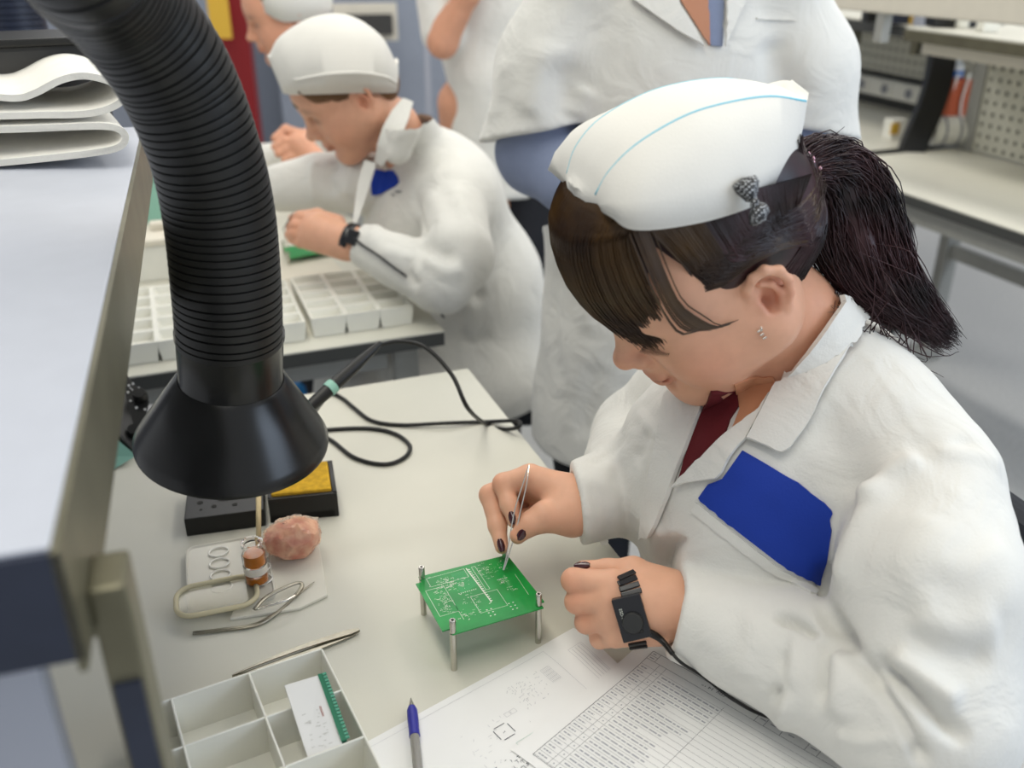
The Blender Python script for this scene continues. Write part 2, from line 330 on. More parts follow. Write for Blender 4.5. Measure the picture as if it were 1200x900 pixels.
MB().tube([bb_+np.array((0, 0, -0.005)), np.array((bb_[0], bb_[1], TZ+0.01))], 0.005, 10).build('holder_stem', MT['black'], hb)
MB().lathe([(0.04, 0), (0.04, 0.008), (0.036, 0.012)], (bb_[0], bb_[1], TZ), n=28).build('holder_foot', MT['black'], hb, smooth=True, auto=R(40))

# black stand with yellow sponge
st = thing('sponge_stand', Z(310, 600, TZ), 'black soldering stand with a damp yellow sponge, under the cone hood', 'soldering stand')
A = Z(219, 629, TZ); B = Z(300, 618, TZ); Cc = Z(396, 607, TZ)
e1 = (B-A)/np.linalg.norm(B-A); e2 = np.array((-e1[1], e1[0], 0))
def stp(a, b, z): return A+e1*a+e2*b+np.array((0, 0, z))
LB = 0.098
MB().prism([(0, 0), (LB, 0), (LB, 0.095), (0.0, 0.095)], 0.026, A, e1, e2).build('stand_block', MT['black'], st, bevel=0.0015)
hb_ = MB()
for a, b, r_ in ((0.018, 0.035, .004), (0.018, 0.05, .004), (0.036, 0.022, .0035), (0.02, 0.018, .0018), (0.062, 0.02, .0035), (0.06, 0.06, .004), (0.04, .06, .003)):
    hb_.lathe([(r_, -0.006), (r_, 0.0004)], stp(a, b, 0.026), n=14)
hb_.build('block_holes', MT['hole'], st)
MB().tube(cr([stp(0.04, 0.043, 0.03), stp(0.055, 0.043, 0.031), stp(0.068, 0.048, 0.031), stp(0.07, 0.055, 0.03), stp(0.05, 0.056, 0.03)], 4), 0.0025, 8).build('wire_clip', MT['chrome'], st, smooth=True)
wx0, wx1 = 0.104, 0.192
MB().prism([(wx0, 0.005), (wx1, 0.0), (wx1, 0.085), (wx0, 0.085)], 0.012, A, e1, e2).prism([(wx0, 0.005), (wx1, 0.0), (wx1, 0.006), (wx0, 0.011)], 0.036, A, e1, e2).prism([(wx1-0.006, 0), (wx1, 0), (wx1, 0.085), (wx1-0.006, 0.085)], 0.036, A, e1, e2).prism([(wx0, 0.005), (wx0+0.005, 0.005), (wx0+0.005, 0.085), (wx0, 0.085)], 0.036, A, e1, e2).prism([(wx0, 0.08), (wx1, 0.08), (wx1, 0.086), (wx0, 0.086)], 0.036, A, e1, e2).build('sponge_tray', MT['black'], st, bevel=0.001)
sp = MB().prism([(wx0+0.005, 0.0115), (wx1-0.0065, 0.007), (wx1-0.0065, 0.080), (wx0+0.005, 0.080)], 0.0285, A+np.array((0, 0, 0.0115)), e1, e2).build('sponge', MT['sponge'], st, bevel=0.003)
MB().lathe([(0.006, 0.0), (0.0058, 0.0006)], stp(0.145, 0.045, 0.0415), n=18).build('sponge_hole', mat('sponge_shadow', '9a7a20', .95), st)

# paper napkin, palette, lid, vial, rosin
nk = [Z(300, 652, TZ), Z(372, 628, TZ), Z(384, 700, TZ), Z(350, 716, TZ), Z(270, 728, TZ)]
tag(MB().loft([[p+np.array((0, 0, .0005)) for p in nk], [p+np.array((0, 0, .004)) for p in nk]]).build('paper_napkin', mat('napkin_paper', 'e2dfd2', .85), None, bevel=0.0008), 'folded white paper napkin under the rosin lump and clear palette', 'napkin')
def rrect(w, h, r, n=6):
    o = []
    for cx, cy, a0_ in ((w/2-r, h/2-r, 0), (-w/2+r, h/2-r, 90), (-w/2+r, -h/2+r, 180), (w/2-r, -h/2+r, 270)):
        for k in range(n+1): a = R(a0_+90*k/n); o.append((cx+r*math.cos(a), cy+r*math.sin(a)))
    return o
pb = [Z(222, 640, .76), Z(320, 622, .76), Z(316, 700, .76), Z(212, 720, .76)]
pl = thing('palette', Z(265, 680, TZ), 'milky plastic palette with round wells, holding the amber vial', 'palette')
pe1 = (pb[1]-pb[0]+pb[2]-pb[3])/2; pw = np.linalg.norm(pe1); pe1 /= pw; pe2 = np.array((-pe1[1], pe1[0], 0)); ph = np.linalg.norm(pb[0]-pb[3]); pcn = sum(pb)/4
print('palette', pw, ph)
def PP(a, b, z): return np.array((pcn[0], pcn[1], 0))+pe1*a+pe2*b+np.array((0, 0, z))
outer = rrect(pw, ph, 0.012); inner = rrect(pw-0.006, ph-0.006, 0.010)
MB().loft([[PP(a, b, .754) for a, b in rrect(pw, ph, .012)], [PP(a, b, .760) for a, b in rrect(pw*.98, ph*.98, .012)], [PP(a, b, .7605) for a, b in rrect(pw*.95, ph*.95, .010)], [PP(a, b, .7585) for a, b in rrect(pw*.92, ph*.92, .010)]]).build('palette_plate', MT['milky'], pl, smooth=True, auto=R(35))
MT['ring'] = mat('palette_ring', 'f4f2ea', 0.2, spec=.7)
for b in (0.042, 0.018, -0.006, -0.030):
    for a in (-0.010, 0.036):
        aa = np.linspace(0, 2*math.pi, 25)
        MB().tube([PP(a+0.0115*math.cos(t), b+0.0095*math.sin(t), .7602) for t in aa], 0.0011, 6).build('well_ring', MT['ring'], pl, smooth=True)
lb = [Z(208, 694, .757), Z(300, 676, .757), Z(306, 715, .757), Z(204, 733, .757)]
le1 = (lb[1]-lb[0]); lw = np.linalg.norm(le1); le1 /= lw; le2 = np.array((-le1[1], le1[0], 0)); lh = 0.055; lcn = sum(lb)/4
def LP(a, b, z): return np.array((lcn[0], lcn[1], 0))+le1*a+le2*b+np.array((0, 0, z))
ld = thing('container_lid', (lcn[0], lcn[1], TZ), 'clear container lid with a yellowed rounded rim, lying over the palette front', 'lid')
ringp = rrect(lw, lh, .02, 8); ringp.append(ringp[0])
MB().tube([LP(a, b, .764) for a, b in ringp], 0.003, 8).build('lid_rim', mat('yellowed_plastic', 'ddd3b0', .3, trans=.2, ior=1.3), ld, smooth=True)
MB().loft([[LP(a, b, .7612) for a, b in rrect(lw-.003, lh-.003, .018, 8)], [LP(a, b, .7622) for a, b in rrect(lw-.003, lh-.003, .018, 8)]]).build('lid_sheet', MT['clear'], ld)
vb = Z(303, 690, TZ); vz = .7606
vi = thing('flux_vial', (vb[0], vb[1], vz), 'small glass vial of amber flux standing in the palette', 'vial')
MB().lathe([(0.0125, 0), (0.0135, 0.002), (0.0135, 0.040), (0.0105, 0.046), (0.0105, 0.050), (0.0125, 0.051), (0.0125, 0.056), (0.0095, 0.056), (0.0095, 0.046), (0.0122, 0.039), (0.0122, 0.002)], (vb[0], vb[1], vz), n=28, cap=False).build('vial_glass', MT['glass'], vi, smooth=True, auto=R(40))
MB().lathe([(0.0005, 0.003), (0.0118, 0.003), (0.0118, 0.012), (0.0005, 0.012)], (vb[0], vb[1], vz), n=24).lathe([(0.0005, 0.027), (0.0118, 0.027), (0.0118, 0.041), (0.0005, 0.041)], (vb[0], vb[1], vz), n=24).build('flux_liquid', MT['amber'], vi, smooth=True, auto=R(40))
MB().lathe([(0.0137, 0.016), (0.0137, 0.026)], (vb[0], vb[1], vz), n=28, cap=False).build('vial_label', MT['milky'], vi, smooth=True)
sk0 = np.array((vb[0]+.002, vb[1], vz+.006)); sk1 = D(303, 560, 1.20)
br = thing('flux_brush', sk0, 'pale wooden brush stick standing upright in the amber vial', 'brush')
MB().tube([sk0, sk0+(sk1-sk0)*.25], [.002, .0022], 8).build('bristles', MT['wood'], br, smooth=True)
MB().tube([sk0+(sk1-sk0)*.25, sk1], [.0030, .0034], 10).build('stick', MT['wood'], br, smooth=True)
# rosin lump
bm = bmesh.new(); bmesh.ops.create_icosphere(bm, subdivisions=4, radius=1.0)
rc = Z(342, 634, .775); dirs = rng.normal(size=(70, 3)); dirs /= np.linalg.norm(dirs, axis=1)[:, None]; offs = rng.uniform(0.66, 1.0, 70)
for v in bm.verts:
    p = np.array(v.co); k = np.min(np.where(dirs@p > 0.05, offs/np.maximum(dirs@p, 1e-3), 9)); q = p*min(k, 1.15)
    q = q*np.array((0.043, 0.036, 0.030))
    q = q+np.array((0, 0, 0.0)); v.co = Vector(q)
me = bpy.data.meshes.new('rosin_lump'); bm.to_mesh(me); bm.free()
ro = thing('rosin_lump', (rc[0], rc[1], TZ+.004), 'pinkish amber lump of rosin in a clear bag beside the yellow sponge', 'rosin')
vs = np.array([v.co for v in me.vertices]); fs = [tuple(p.vertices) for p in me.polygons]
zc = TZ+.004-vs[:, 2].min()
build('rosin', vs+np.array((rc[0], rc[1], zc)), fs, MT['rosin'], ro)
wr = vs*np.array((1.07, 1.07, 1.05)); wr += rng.normal(0, .0011, wr.shape)
build('clear_bag', wr+np.array((rc[0], rc[1], zc+.0015)), fs, mat('bag_film', 'fff4ea', 0.1, trans=.9, ior=1.06, spec=.8), ro)

# loose tweezers
def ribbon(mb, pts, w, th, up=(0, 0, 1)):
    P = np.asarray(pts, float); T = np.gradient(P, axis=0); T /= np.linalg.norm(T, axis=1)[:, None]; S = np.cross(T, up); S /= np.linalg.norm(S, axis=1)[:, None]
    U = np.cross(S, T); ww = np.ones(len(P))*np.asarray(w); rings = []
    for i in range(len(P)): rings.append([P[i]+S[i]*ww[i]/2-U[i]*th/2, P[i]+S[i]*ww[i]/2+U[i]*th/2, P[i]-S[i]*ww[i]/2+U[i]*th/2, P[i]-S[i]*ww[i]/2-U[i]*th/2])
    mb.loft(rings); return mb
ct = thing('curved_tweezers', Z(300, 720, TZ), 'bent steel tweezers lying open in front of the palette', 'tweezers')
arm1 = cr([Z(226, 742, .7525), Z(262, 738, .7525), Z(300, 732, .7525), Z(325, 718, .753), Z(345, 700, .755), Z(368, 682, .757)], 6)
MB().tube(arm1, np.interp(np.linspace(0, 1, len(arm1)), [0, .5, .8, 1], [.0026, .0032, .0018, .0007]), 8, flat=.6).build('straight_arm', MT['steel'], ct, smooth=True)
arm2 = cr([Z(298, 714, .7665), Z(312, 700, .7665), Z(335, 688, .766), Z(350, 683, .764), Z(354, 687, .763), Z(345, 700, .760)], 6)
MB().tube(arm2, np.interp(np.linspace(0, 1, len(arm2)), [0, .3, .8, 1], [.0026, .0028, .0025, .0024]), 8, flat=.6).build('bent_arm', MT['steel'], ct, smooth=True)
arm3 = cr([Z(299, 714, .7655), Z(318, 709, .7655), Z(336, 703, .7645), Z(347, 697, .7625)], 5)
MB().tube(arm3, .0021, 8, flat=.6).build('inner_arm', MT['chrome'], ct, smooth=True)
t2 = thing('straight_tweezers', Z(350, 765, TZ), 'long straight steel tweezers lying behind the white compartment tray', 'tweezers')
q1, q2 = Z(421, 738, .754), Z(272, 792, .754); sd = np.cross((q2-q1)/np.linalg.norm(q2-q1), (0, 0, 1))
for s_, n_ in ((1, 'arm'), (-1, 'arm')):
    tt = np.linspace(0, 1, 14)[:, None]; P = q1*(1-tt)+q2*tt+sd*s_*(0.0045*np.sin(np.clip(tt*1.0, 0, 1)*math.pi))*(0.9)+np.array((0, 0, .0015))*(s_*.5)
    ribbon(MB(), P, np.interp(tt[:, 0], [0, .06, .3, .6, 1], [.004, .009, .008, .006, .0012]), .0012, up=(0, 0.1, 1)).build(n_, MT['steel'], t2, bevel=0)

# compartment trays
def comp_tray(name, label, O, ea, eb, cols, rows, z0, z1, wall=0.0022, group=None, notch=False, taper=0.004):
    """cols/rows: positions of the dividers along ea / eb, measured from O"""
    O, ea, eb = [np.array(a, float) for a in (O, ea, eb)]
    t = thing(name, (O[0], O[1], z0), label, 'tray', group)
    def P(a, b, z): q = O+ea*a+eb*b; return np.array((q[0], q[1], z))
    mb = MB(); w2 = wall/2
    mb.loft([[P(a, b, z0) for a, b in ((cols[0]+taper, rows[0]+taper), (cols[-1]-taper, rows[0]+taper), (cols[-1]-taper, rows[-1]-taper), (cols[0]+taper, rows[-1]-taper))],
             [P(a, b, z0+0.002) for a, b in ((cols[0]+taper, rows[0]+taper), (cols[-1]-taper, rows[0]+taper), (cols[-1]-taper, rows[-1]-taper), (cols[0]+taper, rows[-1]-taper))]])
    mb.build('tray_floor', MT['white_plastic'], t)
    def wallseg(a0, b0, a1, b1, out):
        mb = MB(); d = np.array((a1-a0, b1-b0)); d = d/np.linalg.norm(d); n = np.array((-d[1], d[0]))
        tb = taper if out else 0
        inn = np.array(((cols[0]+cols[-1])/2-(a0+a1)/2, (rows[0]+rows[-1])/2-(b0+b1)/2)); sgn = np.sign(np.dot(inn, n)) or 1
        q = [];
        for z, tp in ((z0+.001, tb), (z1, 0)):
            for a, b in ((a0, b0), (a1, b1)):
                for k in (-1, 1): q.append(P(*(np.array((a, b))+n*(w2*k+sgn*tp)), z))
        mb.add(q, [(0, 1, 3, 2), (4, 6, 7, 5), (0, 4, 5, 1), (2, 3, 7, 6), (0, 2, 6, 4), (1, 5, 7, 3)]); return mb
    for a in cols: wallseg(a, rows[0], a, rows[-1], a in (cols[0], cols[-1])).build('side_wall' if a in (cols[0], cols[-1]) else 'divider', MT['white_plastic'], t, bevel=0.0006, seg=1)
    for b in rows: wallseg(cols[0], b, cols[-1], b, b in (rows[0], rows[-1])).build('side_wall' if b in (rows[0], rows[-1]) else 'divider', MT['white_plastic'], t, bevel=0.0006, seg=1)
    if notch:
        for a in cols[1:-1]:
            mb = MB(); mb.prism([(-.006, 0), (.006, 0), (.0022, .028), (-.0022, .028)], .004, P(a, rows[0]-.0016+taper*.6, z0), ea, (0, 0, 1), eb); mb.build('wall_notch', MT['hole'], t)
    return t
tO = np.array((0.092, 0.752, 0)); tb_ = np.array((0.098-0.083, 0.625-0.752, 0)); tb_ /= np.linalg.norm(tb_); ta = np.array((-0.993, -0.118, 0)); ta /= np.linalg.norm(ta)
tO = np.array((0.083, 0.752, 0))
comp_tray('compartment_tray', 'white divided component tray at the bottom edge beside the blue pen', tO, ta, tb_, [0, .073, .146, .180], [0, .064, .128, .192, .256], TZ+.0005, .795)
# carton with a green strip standing in the tray
cc = thing('component_carton', (0.055, 0.66, TZ+.003), 'slim white printed carton leaning in the divided tray', 'carton')
k0, k1, k2, k3 = D(333, 803, .885), D(373, 791, .892), D(402, 874, .835), D(361, 890, .828)
kn = np.cross(k1-k0, k3-k0); kn /= np.linalg.norm(kn)
if kn[2] > 0: kn = -kn
MB().loft([[k0, k1, k2, k3], [p+kn*.012 for p in (k0, k1, k2, k3)]]).build('carton_box', MT['paper'], cc, bevel=.0008)
pr = MB()
def K(s, t, h=.0003): return k0*(1-s)*(1-t)+k1*s*(1-t)+k2*s*t+k3*(1-s)*t-kn*h
def kline(mb, s0, t0, s1, t1): mb.add([K(s0, t0), K(s1, t0), K(s1, t1), K(s0, t1)], [(0, 1, 2, 3)])
for i in range(26):
    s_, t_ = rng.uniform(.18, .75), rng.uniform(.45, .95); kline(pr, s_, t_, s_+rng.uniform(.04, .12), t_+.008)
pr.build('carton_print', mat('pale_print', 'c3c3be', .8), cc)['kind'] = 'stuff'
pr = MB(); [kline(pr, .74+.03*i, .42, .755+.03*i, .56) for i in range(2)]; pr.build('carton_stamp', MT['print_red'], cc)['kind'] = 'stuff'
gs = thing('connector_strip', (0.08, 0.66, .77), 'green toothed connector strip beside the white carton in the tray', 'connector')
g0, g1 = D(375.5, 790, .893), D(403.5, 868, .838); gd = (g1-g0); gl = np.linalg.norm(gd); gd /= gl; gw = (k1-k0)/np.linalg.norm(k1-k0)
mbg = MB(); mbg.box((g0+g1)/2+kn*.003, (gl, .005, .008), axes=[gd, gw, kn]); mbg.build('strip_body', MT['green_chip'], gs)
mbg = MB()
for i in range(20): mbg.box(g0+gd*gl*(i+.5)/20+gw*.0036-kn*.001, (gl/34, .0035, .002), axes=[gd, gw, kn])
mbg.build('strip_teeth', mat('green_pin', '58a488', .4), gs)['kind'] = 'stuff'; 
# pen
pn = thing('ballpoint_pen', Z(486, 860, TZ), 'blue gripped ballpoint pen with a clear barrel, tip pointing away', 'pen')
n0 = Z(481.5, 818, .7585); n1 = Z(492, 925, .7585); nd = (n1-n0)/np.linalg.norm(n1-n0)
MB().lathe([(0.0005, 0), (0.0011, .003), (0.0032, .011), (0.0035, .013)], n0, nd, 16).build('tip', MT['chrome'], pn, smooth=True, auto=R(35))
MB().lathe([(0.0038, .0125), (0.0052, .017), (0.0054, .03), (0.0050, .042), (0.0053, .0495), (0.004, .050)], n0, nd, 20).build('grip', MT['pen_blue'], pn, smooth=True, auto=R(35))
MB().lathe([(0.0046, .05), (0.0046, .13), (0.003, .135)], n0, nd, 20).build('barrel', mat('smoky_barrel', 'b9b6ae', .12, trans=.5, ior=1.3), pn, smooth=True, auto=R(35))
MB().lathe([(0.0022, .05), (0.0022, .125)], n0, nd, 10).build('refill', MT['print_dark'], pn, smooth=True, auto=R(35))

# sheets of paper
def sheet(name, label, corner, e1, e2, w, h, z, curl=None):
    e1, e2 = [np.array((*a, 0.0)) for a in (e1, e2)]; e1 /= np.linalg.norm(e1); e2 /= np.linalg.norm(e2); c = np.array((corner[0], corner[1], z))
    n1, n2 = 24, 24; 
    def P(a, b, dz=0.0):
        q = c+e1*a+e2*b; q[2] += dz+(curl(a, b) if curl else 0); return q
    top = [[P(w*i/n1, h*j/n2, .0003) for i in range(n1+1)] for j in range(n2+1)]
    v = np.array(top).reshape(-1, 3); m = n1+1
    f = [(j*m+i, j*m+i+1, (j+1)*m+i+1, (j+1)*m+i) for j in range(n2) for i in range(n1)]
    nb = len(v); v2 = v-np.array((0, 0, .0003)); f2 = [tuple(nb+k for k in q[::-1]) for q in f]
    bd = [(i, i+1) for i in range(n1)]+[(n2*m+i+1, n2*m+i) for i in range(n1)]+[((j+1)*m, j*m) for j in range(n2)]+[(j*m+n1, (j+1)*m+n1) for j in range(n2)]
    f3 = [(a, nb+a, nb+b, b)[::1] for a, b in bd]
    t = thing(name, (c[0], c[1], z), label, 'paper')
    build('sheet', np.vstack([v, v2]), f+f2+f3, MT['paper'], t, smooth=True, auto=R(40))
    return t, P
S1c = Z(672, 738, TZ); s1e1 = (-.958, -.286); s1e2 = (.30, -.954)
sh1, P1 = sheet('drawing_sheet', 'white sheet with a faint circuit drawing, beside the pen and board', S1c[:2], s1e1, s1e2, .297, .21, TZ+.0004, curl=lambda a, b: .006*math.exp(-(a/.05)**2)*math.exp(-((b-.03)/.03)**2))
def seg(mb, P, a0, b0, a1, b1, w=.0004, dz=.0006, n=4):
    d = np.array((a1-a0, b1-b0)); l = np.linalg.norm(d)+1e-9; nn = np.array((-d[1], d[0]))/l*w/2; n = max(1, int(l/.012))
    for i in range(n):
        s, e = i/n, (i+1)/n; A_, B_ = np.array((a0, b0))+d*s, np.array((a0, b0))+d*e
        mb.add([P(*(A_-nn), dz), P(*(B_-nn), dz), P(*(B_+nn), dz), P(*(A_+nn), dz)], [(0, 1, 2, 3)])
def rectl(mb, P, a0, b0, a1, b1, w=.0004):
    for q in ((a0, b0, a1, b0), (a1, b0, a1, b1), (a1, b1, a0, b1), (a0, b1, a0, b0)): seg(mb, P, *q, w)
def scribble(mb, P, a0, b0, a1, b1, n, sx=.0022, w=.0005):
    for i in range(n):
        a, b = rng.uniform(a0, a1), rng.uniform(b0, b1); th = rng.choice([0, math.pi/2, .8]); l = rng.uniform(.4, 1)*sx; seg(mb, P, a, b, a+math.cos(th)*l, b+math.sin(th)*l, w)
m1 = MB(); m2 = MB(); m3 = MB()
rectl(m1, P1, .050, .008, .29, .20, .00035); rectl(m1, P1, .012, .025, .030, .075, .0004)
for k in range(4): seg(m1, P1, .014+.004*k, .027, .014+.004*k, .073, .0005)
for k in range(7): seg(m1, P1, .060+.0018*k, .028, .060+.0018*k, .050, .0003)
for k in range(5): seg(m1, P1, .060, .028+.005*k, .0710, .028+.005*k, .0003)
scribble(m1, P1, .075, .025, .115, .06, 60, .004, .0005); scribble(m1, P1, .12, .05, .19, .11, 30, .005, .0004)
def csq(mb, c, s, g):
    a, b = c
    for q in ((a-s+g, b-s, a+s-g, b-s), (a+s, b-s+g, a+s, b+s-g), (a+s-g, b+s, a-s+g, b+s), (a-s, b+s-g, a-s, b-s+g)): seg(mb, P1, *q, .0009)
csq(m2, (.150, .070), .0085, .0022)
seg(m2, P1, .149, .070, .152, .071, .0006)
scribble(m2, P1, .150, .098, .185, .135, 70, .004, .0006); rectl(m3, P1, .125, .088, .150, .097, .0005); rectl(m3, P1, .118, .088, .124, .097, .0005)
rectl(m1, P1, .124, .052, .130, .057, .0004); rectl(m1, P1, .131, .052, .137, .057, .0004)
m1.build('faint_drawing', mat('faint_print', 'bfc0c3', .8), sh1)['kind'] = 'stuff'; m2.build('dark_drawing', MT['print_dark'], sh1)['kind'] = 'stuff'; m3.build('green_drawing', mat('pale_green_print', 'b6cfc4', .8), sh1)['kind'] = 'stuff'
S2c = Z(757, 752, TZ); s2e1 = np.array((.521-.414, .472-.686)); s2e1 /= np.linalg.norm(s2e1); s2e2 = np.array((-.905, -.42))
sh2, P2 = sheet('listing_sheet', 'white printed parts list with table rows under the near sleeve', S2c[:2], s2e1, s2e2, .297, .21, TZ+.0016, curl=lambda a, b: .0045*math.exp(-(b/.03)**2)*math.exp(-((a-.05)/.08)**2))
m1 = MB(); m2 = MB()
q0, q1 = .012, .012
rectl(m2, P2, .018, .012, .285, .20, .0005)
seg(m2, P2, .018, .024, .285, .024, .0004); seg(m2, P2, .018, .018, .028, .018, .0004); seg(m2, P2, .028, .012, .028, .024, .0004)
seg(m2, P2, .145, .005, .145, .0245, .0004); seg(m2, P2, .155, .012, .155, .024); seg(m2, P2, .172, .012, .172, .024); seg(m2, P2, .198, .012, .198, .024); seg(m2, P2, .21, .012, .21, .024)
for k in range(24):
    b = .033+.0072*k; seg(m1, P2, .018, b, .285, b, .0003)
seg(m2, P2, .035, .024, .035, .20, .0003); seg(m2, P2, .043, .024, .043, .20, .0003); seg(m2, P2, .115, .029, .115, .20, .0003)
tx = MB()
for k in range(23):
    b = .0366+.0072*k; a = .046; end = .046+rng.uniform(.045, .068)
    if k in (4, 5, 10): end = .07
    while a < end: l = rng.uniform(.003, .009); seg(tx, P2, a, b, min(a+l, end), b, .0016); a += l+.0013
    a = .0205; end = rng.uniform(.028, .0335)
    while a < end: l = rng.uniform(.002, .004); seg(tx, P2, a, b, min(a+l, end), b, .0015); a += l+.0008
    if k % 2 == 0: seg(tx, P2, .0385, b, .0398, b, .0016)
for a in (.148, .159, .178, .201): seg(tx, P2, a, .017, a+.006, .017, .0012)
seg(tx, P2, .020, .015, .024, .015, .0012); seg(tx, P2, .020, .021, .0255, .021, .0012)
m1.build('row_lines', MT['print'], sh2)['kind'] = 'stuff'; m2.build('table_lines', MT['print_dark'], sh2)['kind'] = 'stuff'; tx.build('row_text', mat('text_print', 'a3a5ab', .8), sh2)['kind'] = 'stuff'
def text(s, pos, right, up, size, m, parent, name='text', ext=.00005):
    c = bpy.data.curves.new(name, 'FONT'); c.body = s; c.size = size; c.extrude = ext; c.align_x = 'LEFT'
    right, up = Vector(right).normalized(), Vector(up).normalized(); up = (up-right*up.dot(right)).normalized(); nn = right.cross(up)
    tmp = bpy.data.objects.new(name, c); COL.objects.link(tmp); dg = bpy.context.evaluated_depsgraph_get(); me = bpy.data.meshes.new_from_object(tmp.evaluated_get(dg)); bpy.data.objects.remove(tmp)
    Mw = Matrix(((right.x, up.x, nn.x, pos[0]), (right.y, up.y, nn.y, pos[1]), (right.z, up.z, nn.z, pos[2]), (0, 0, 0, 1))); me.transform(Mw); me.materials.clear(); me.materials.append(m)
    o = bpy.data.objects.new(name, me); COL.objects.link(o); o['kind'] = 'stuff'
    if parent is not None:
        o.parent = parent
        if parent.type == 'EMPTY': o.matrix_parent_inverse = Matrix.Translation(-Vector(parent.location))
    return o
tp = P2(.108, .0148, .0008)
text('гру. 14.10.2011)', tp, (-s2e1[0], -s2e1[1], 0), (s2e2[0], s2e2[1], 0), .0062, MT['print_dark'], sh2, 'date_text')

# the circuit board in work
pcb = thing('circuit_board', Z(560, 740, TZ), 'bare green circuit board standing on four metal posts, under the tweezers', 'circuit board')
BZ = .80
b00, b10, b01, b11 = Z(522, 746, BZ), Z(637, 712, BZ), Z(475, 680, BZ), Z(591, 638, BZ)
bo = b00; be1 = (b10-b00); bw = np.linalg.norm(be1); be1 /= bw; be2 = (b01-b00)-be1*np.dot(b01-b00, be1); bh = np.linalg.norm(be2); be2 /= bh
print('pcb', bw, bh)
def PB(a, b, z=0.0): return bo+be1*a*bw+be2*b*bh+np.array((0, 0, z))
outl = [(.0, .0), (.97, .0), (.97, .07), (1, .07), (1, 1), (.0, 1), (.0, .93), (-.03, .93), (-.03, .07), (.0, .07)]
outl = [(0.07, 0), (1.0, 0), (1.0, .085), (1.045, .085), (1.02, .97), (0.06, 1.0), (0.06, .90), (0, .90), (0.0, .09), (0.07, .09)]
MB().prism([(a*bw, b*bh) for a, b in outl], -.0016, bo, be1, be2).build('board', MT['pcb'], pcb)
for a, b in ((.085, .035), (.97, .05), (.085, .96), (.975, .93)):
    s = MB().lathe([(0.0034, TZ-BZ), (0.0034, -.0016)], PB(a, b), n=16)
    s.lathe([(0.0034, 0.0), (0.0034, .0150), (.0030, .0155), (.0016, .0155), (.0014, .011)], PB(a, b), n=16)
    st_ = s.build('standoff', MT['chrome'], pcb, smooth=True, auto=R(40))
    MB().lathe([(.0015, .0153), (.0015, .0157)], PB(a, b), n=10).build('standoff_hole', MT['hole'], st_)
pads = MB(); silk = MB()
def pad(a, b, w=.0011, h=.0008): pads.add([PB(a-w/2/bw, b-h/2/bh, .00025), PB(a+w/2/bw, b-h/2/bh, .00025), PB(a+w/2/bw, b+h/2/bh, .00025), PB(a-w/2/bw, b+h/2/bh, .00025)], [(0, 1, 2, 3)])
def sline(a0, b0, a1, b1, w=.0004):
    d = np.array(((a1-a0)*bw, (b1-b0)*bh)); l = np.linalg.norm(d); nn = np.array((-d[1], d[0]))/l*w/2; nn = (nn[0]/bw, nn[1]/bh)
    silk.add([PB(a0-nn[0], b0-nn[1], .0002), PB(a1-nn[0], b1-nn[1], .0002), PB(a1+nn[0], b1+nn[1], .0002), PB(a0+nn[0], b0+nn[1], .0002)], [(0, 1, 2, 3)])
def cluster(ca, cb, sa_, sb_, n):
    for i in range(n):
        a, b = rng.normal(ca, sa_), rng.normal(cb, sb_)
        if .08 < a < .97 and .1 < b < .95:
            w, h = rng.choice([.0006, .0009, .0013]), rng.choice([.0005, .0008]); pad(a, b, w, h)
            if rng.random() < .5: pad(a+.016, b, w, h)
cluster(.16, .62, .04, .10, 55); cluster(.33, .72, .08, .05, 70); cluster(.14, .38, .03, .05, 30); cluster(.30, .84, .05, .03, 25); cluster(.40, .40, .06, .10, 25)
cluster(.72, .80, .04, .06, 45); cluster(.80, .58, .03, .025, 22); cluster(.84, .40, .03, .03, 8); cluster(.9, .85, .03, .05, 10); cluster(.12, .2, .03, .02, 9); cluster(.3, .2, .05, .05, 18)
for ca, cb in ((.49, .10), (.72, .10)):
    for i in range(2):
        for j in range(3): pad(ca+.045*i, cb+.05*j, .0017, .0013)
for i in range(9): pad(.335+.022*i, .555, .0008, .0016)
for j in range(17): sline(.555+.004*j*.3, .90-.036*j, .575+.004*j*.3, .90-.036*j-.010, .0013)
sline(.545, .93, .575, .30, .0011); sline(.58, .30, .545, .28, .0006)
rect = lambda a0, b0, a1, b1: [sline(*q) for q in ((a0, b0, a1, b0), (a1, b0, a1, b1), (a1, b1, a0, b1), (a0, b1, a0, b0))]
rect(.05, .30, .24, .74); rect(.12, .78, .52, .93); rect(.42, .18, .70, .46); rect(.60, .50, .64, .92)
sline(.95, .25, .96, .62); sline(.24, .16, .24, .40)
pads.build('solder_pads', MT['pad'], pcb)['kind'] = 'stuff'; silk.build('silkscreen_lines', MT['pad'], pcb)['kind'] = 'stuff'
tr = MB()
for i in range(16): a = .36+.012*i; tr.add([PB(a, .55+.004*i, .0001), PB(a+.006, .55+.004*i, .0001), PB(a+.02, .90, .0001), PB(a+.014, .90, .0001)], [(0, 1, 2, 3)])
tr.build('copper_traces', MT['pcb_light'], pcb)['kind'] = 'stuff'

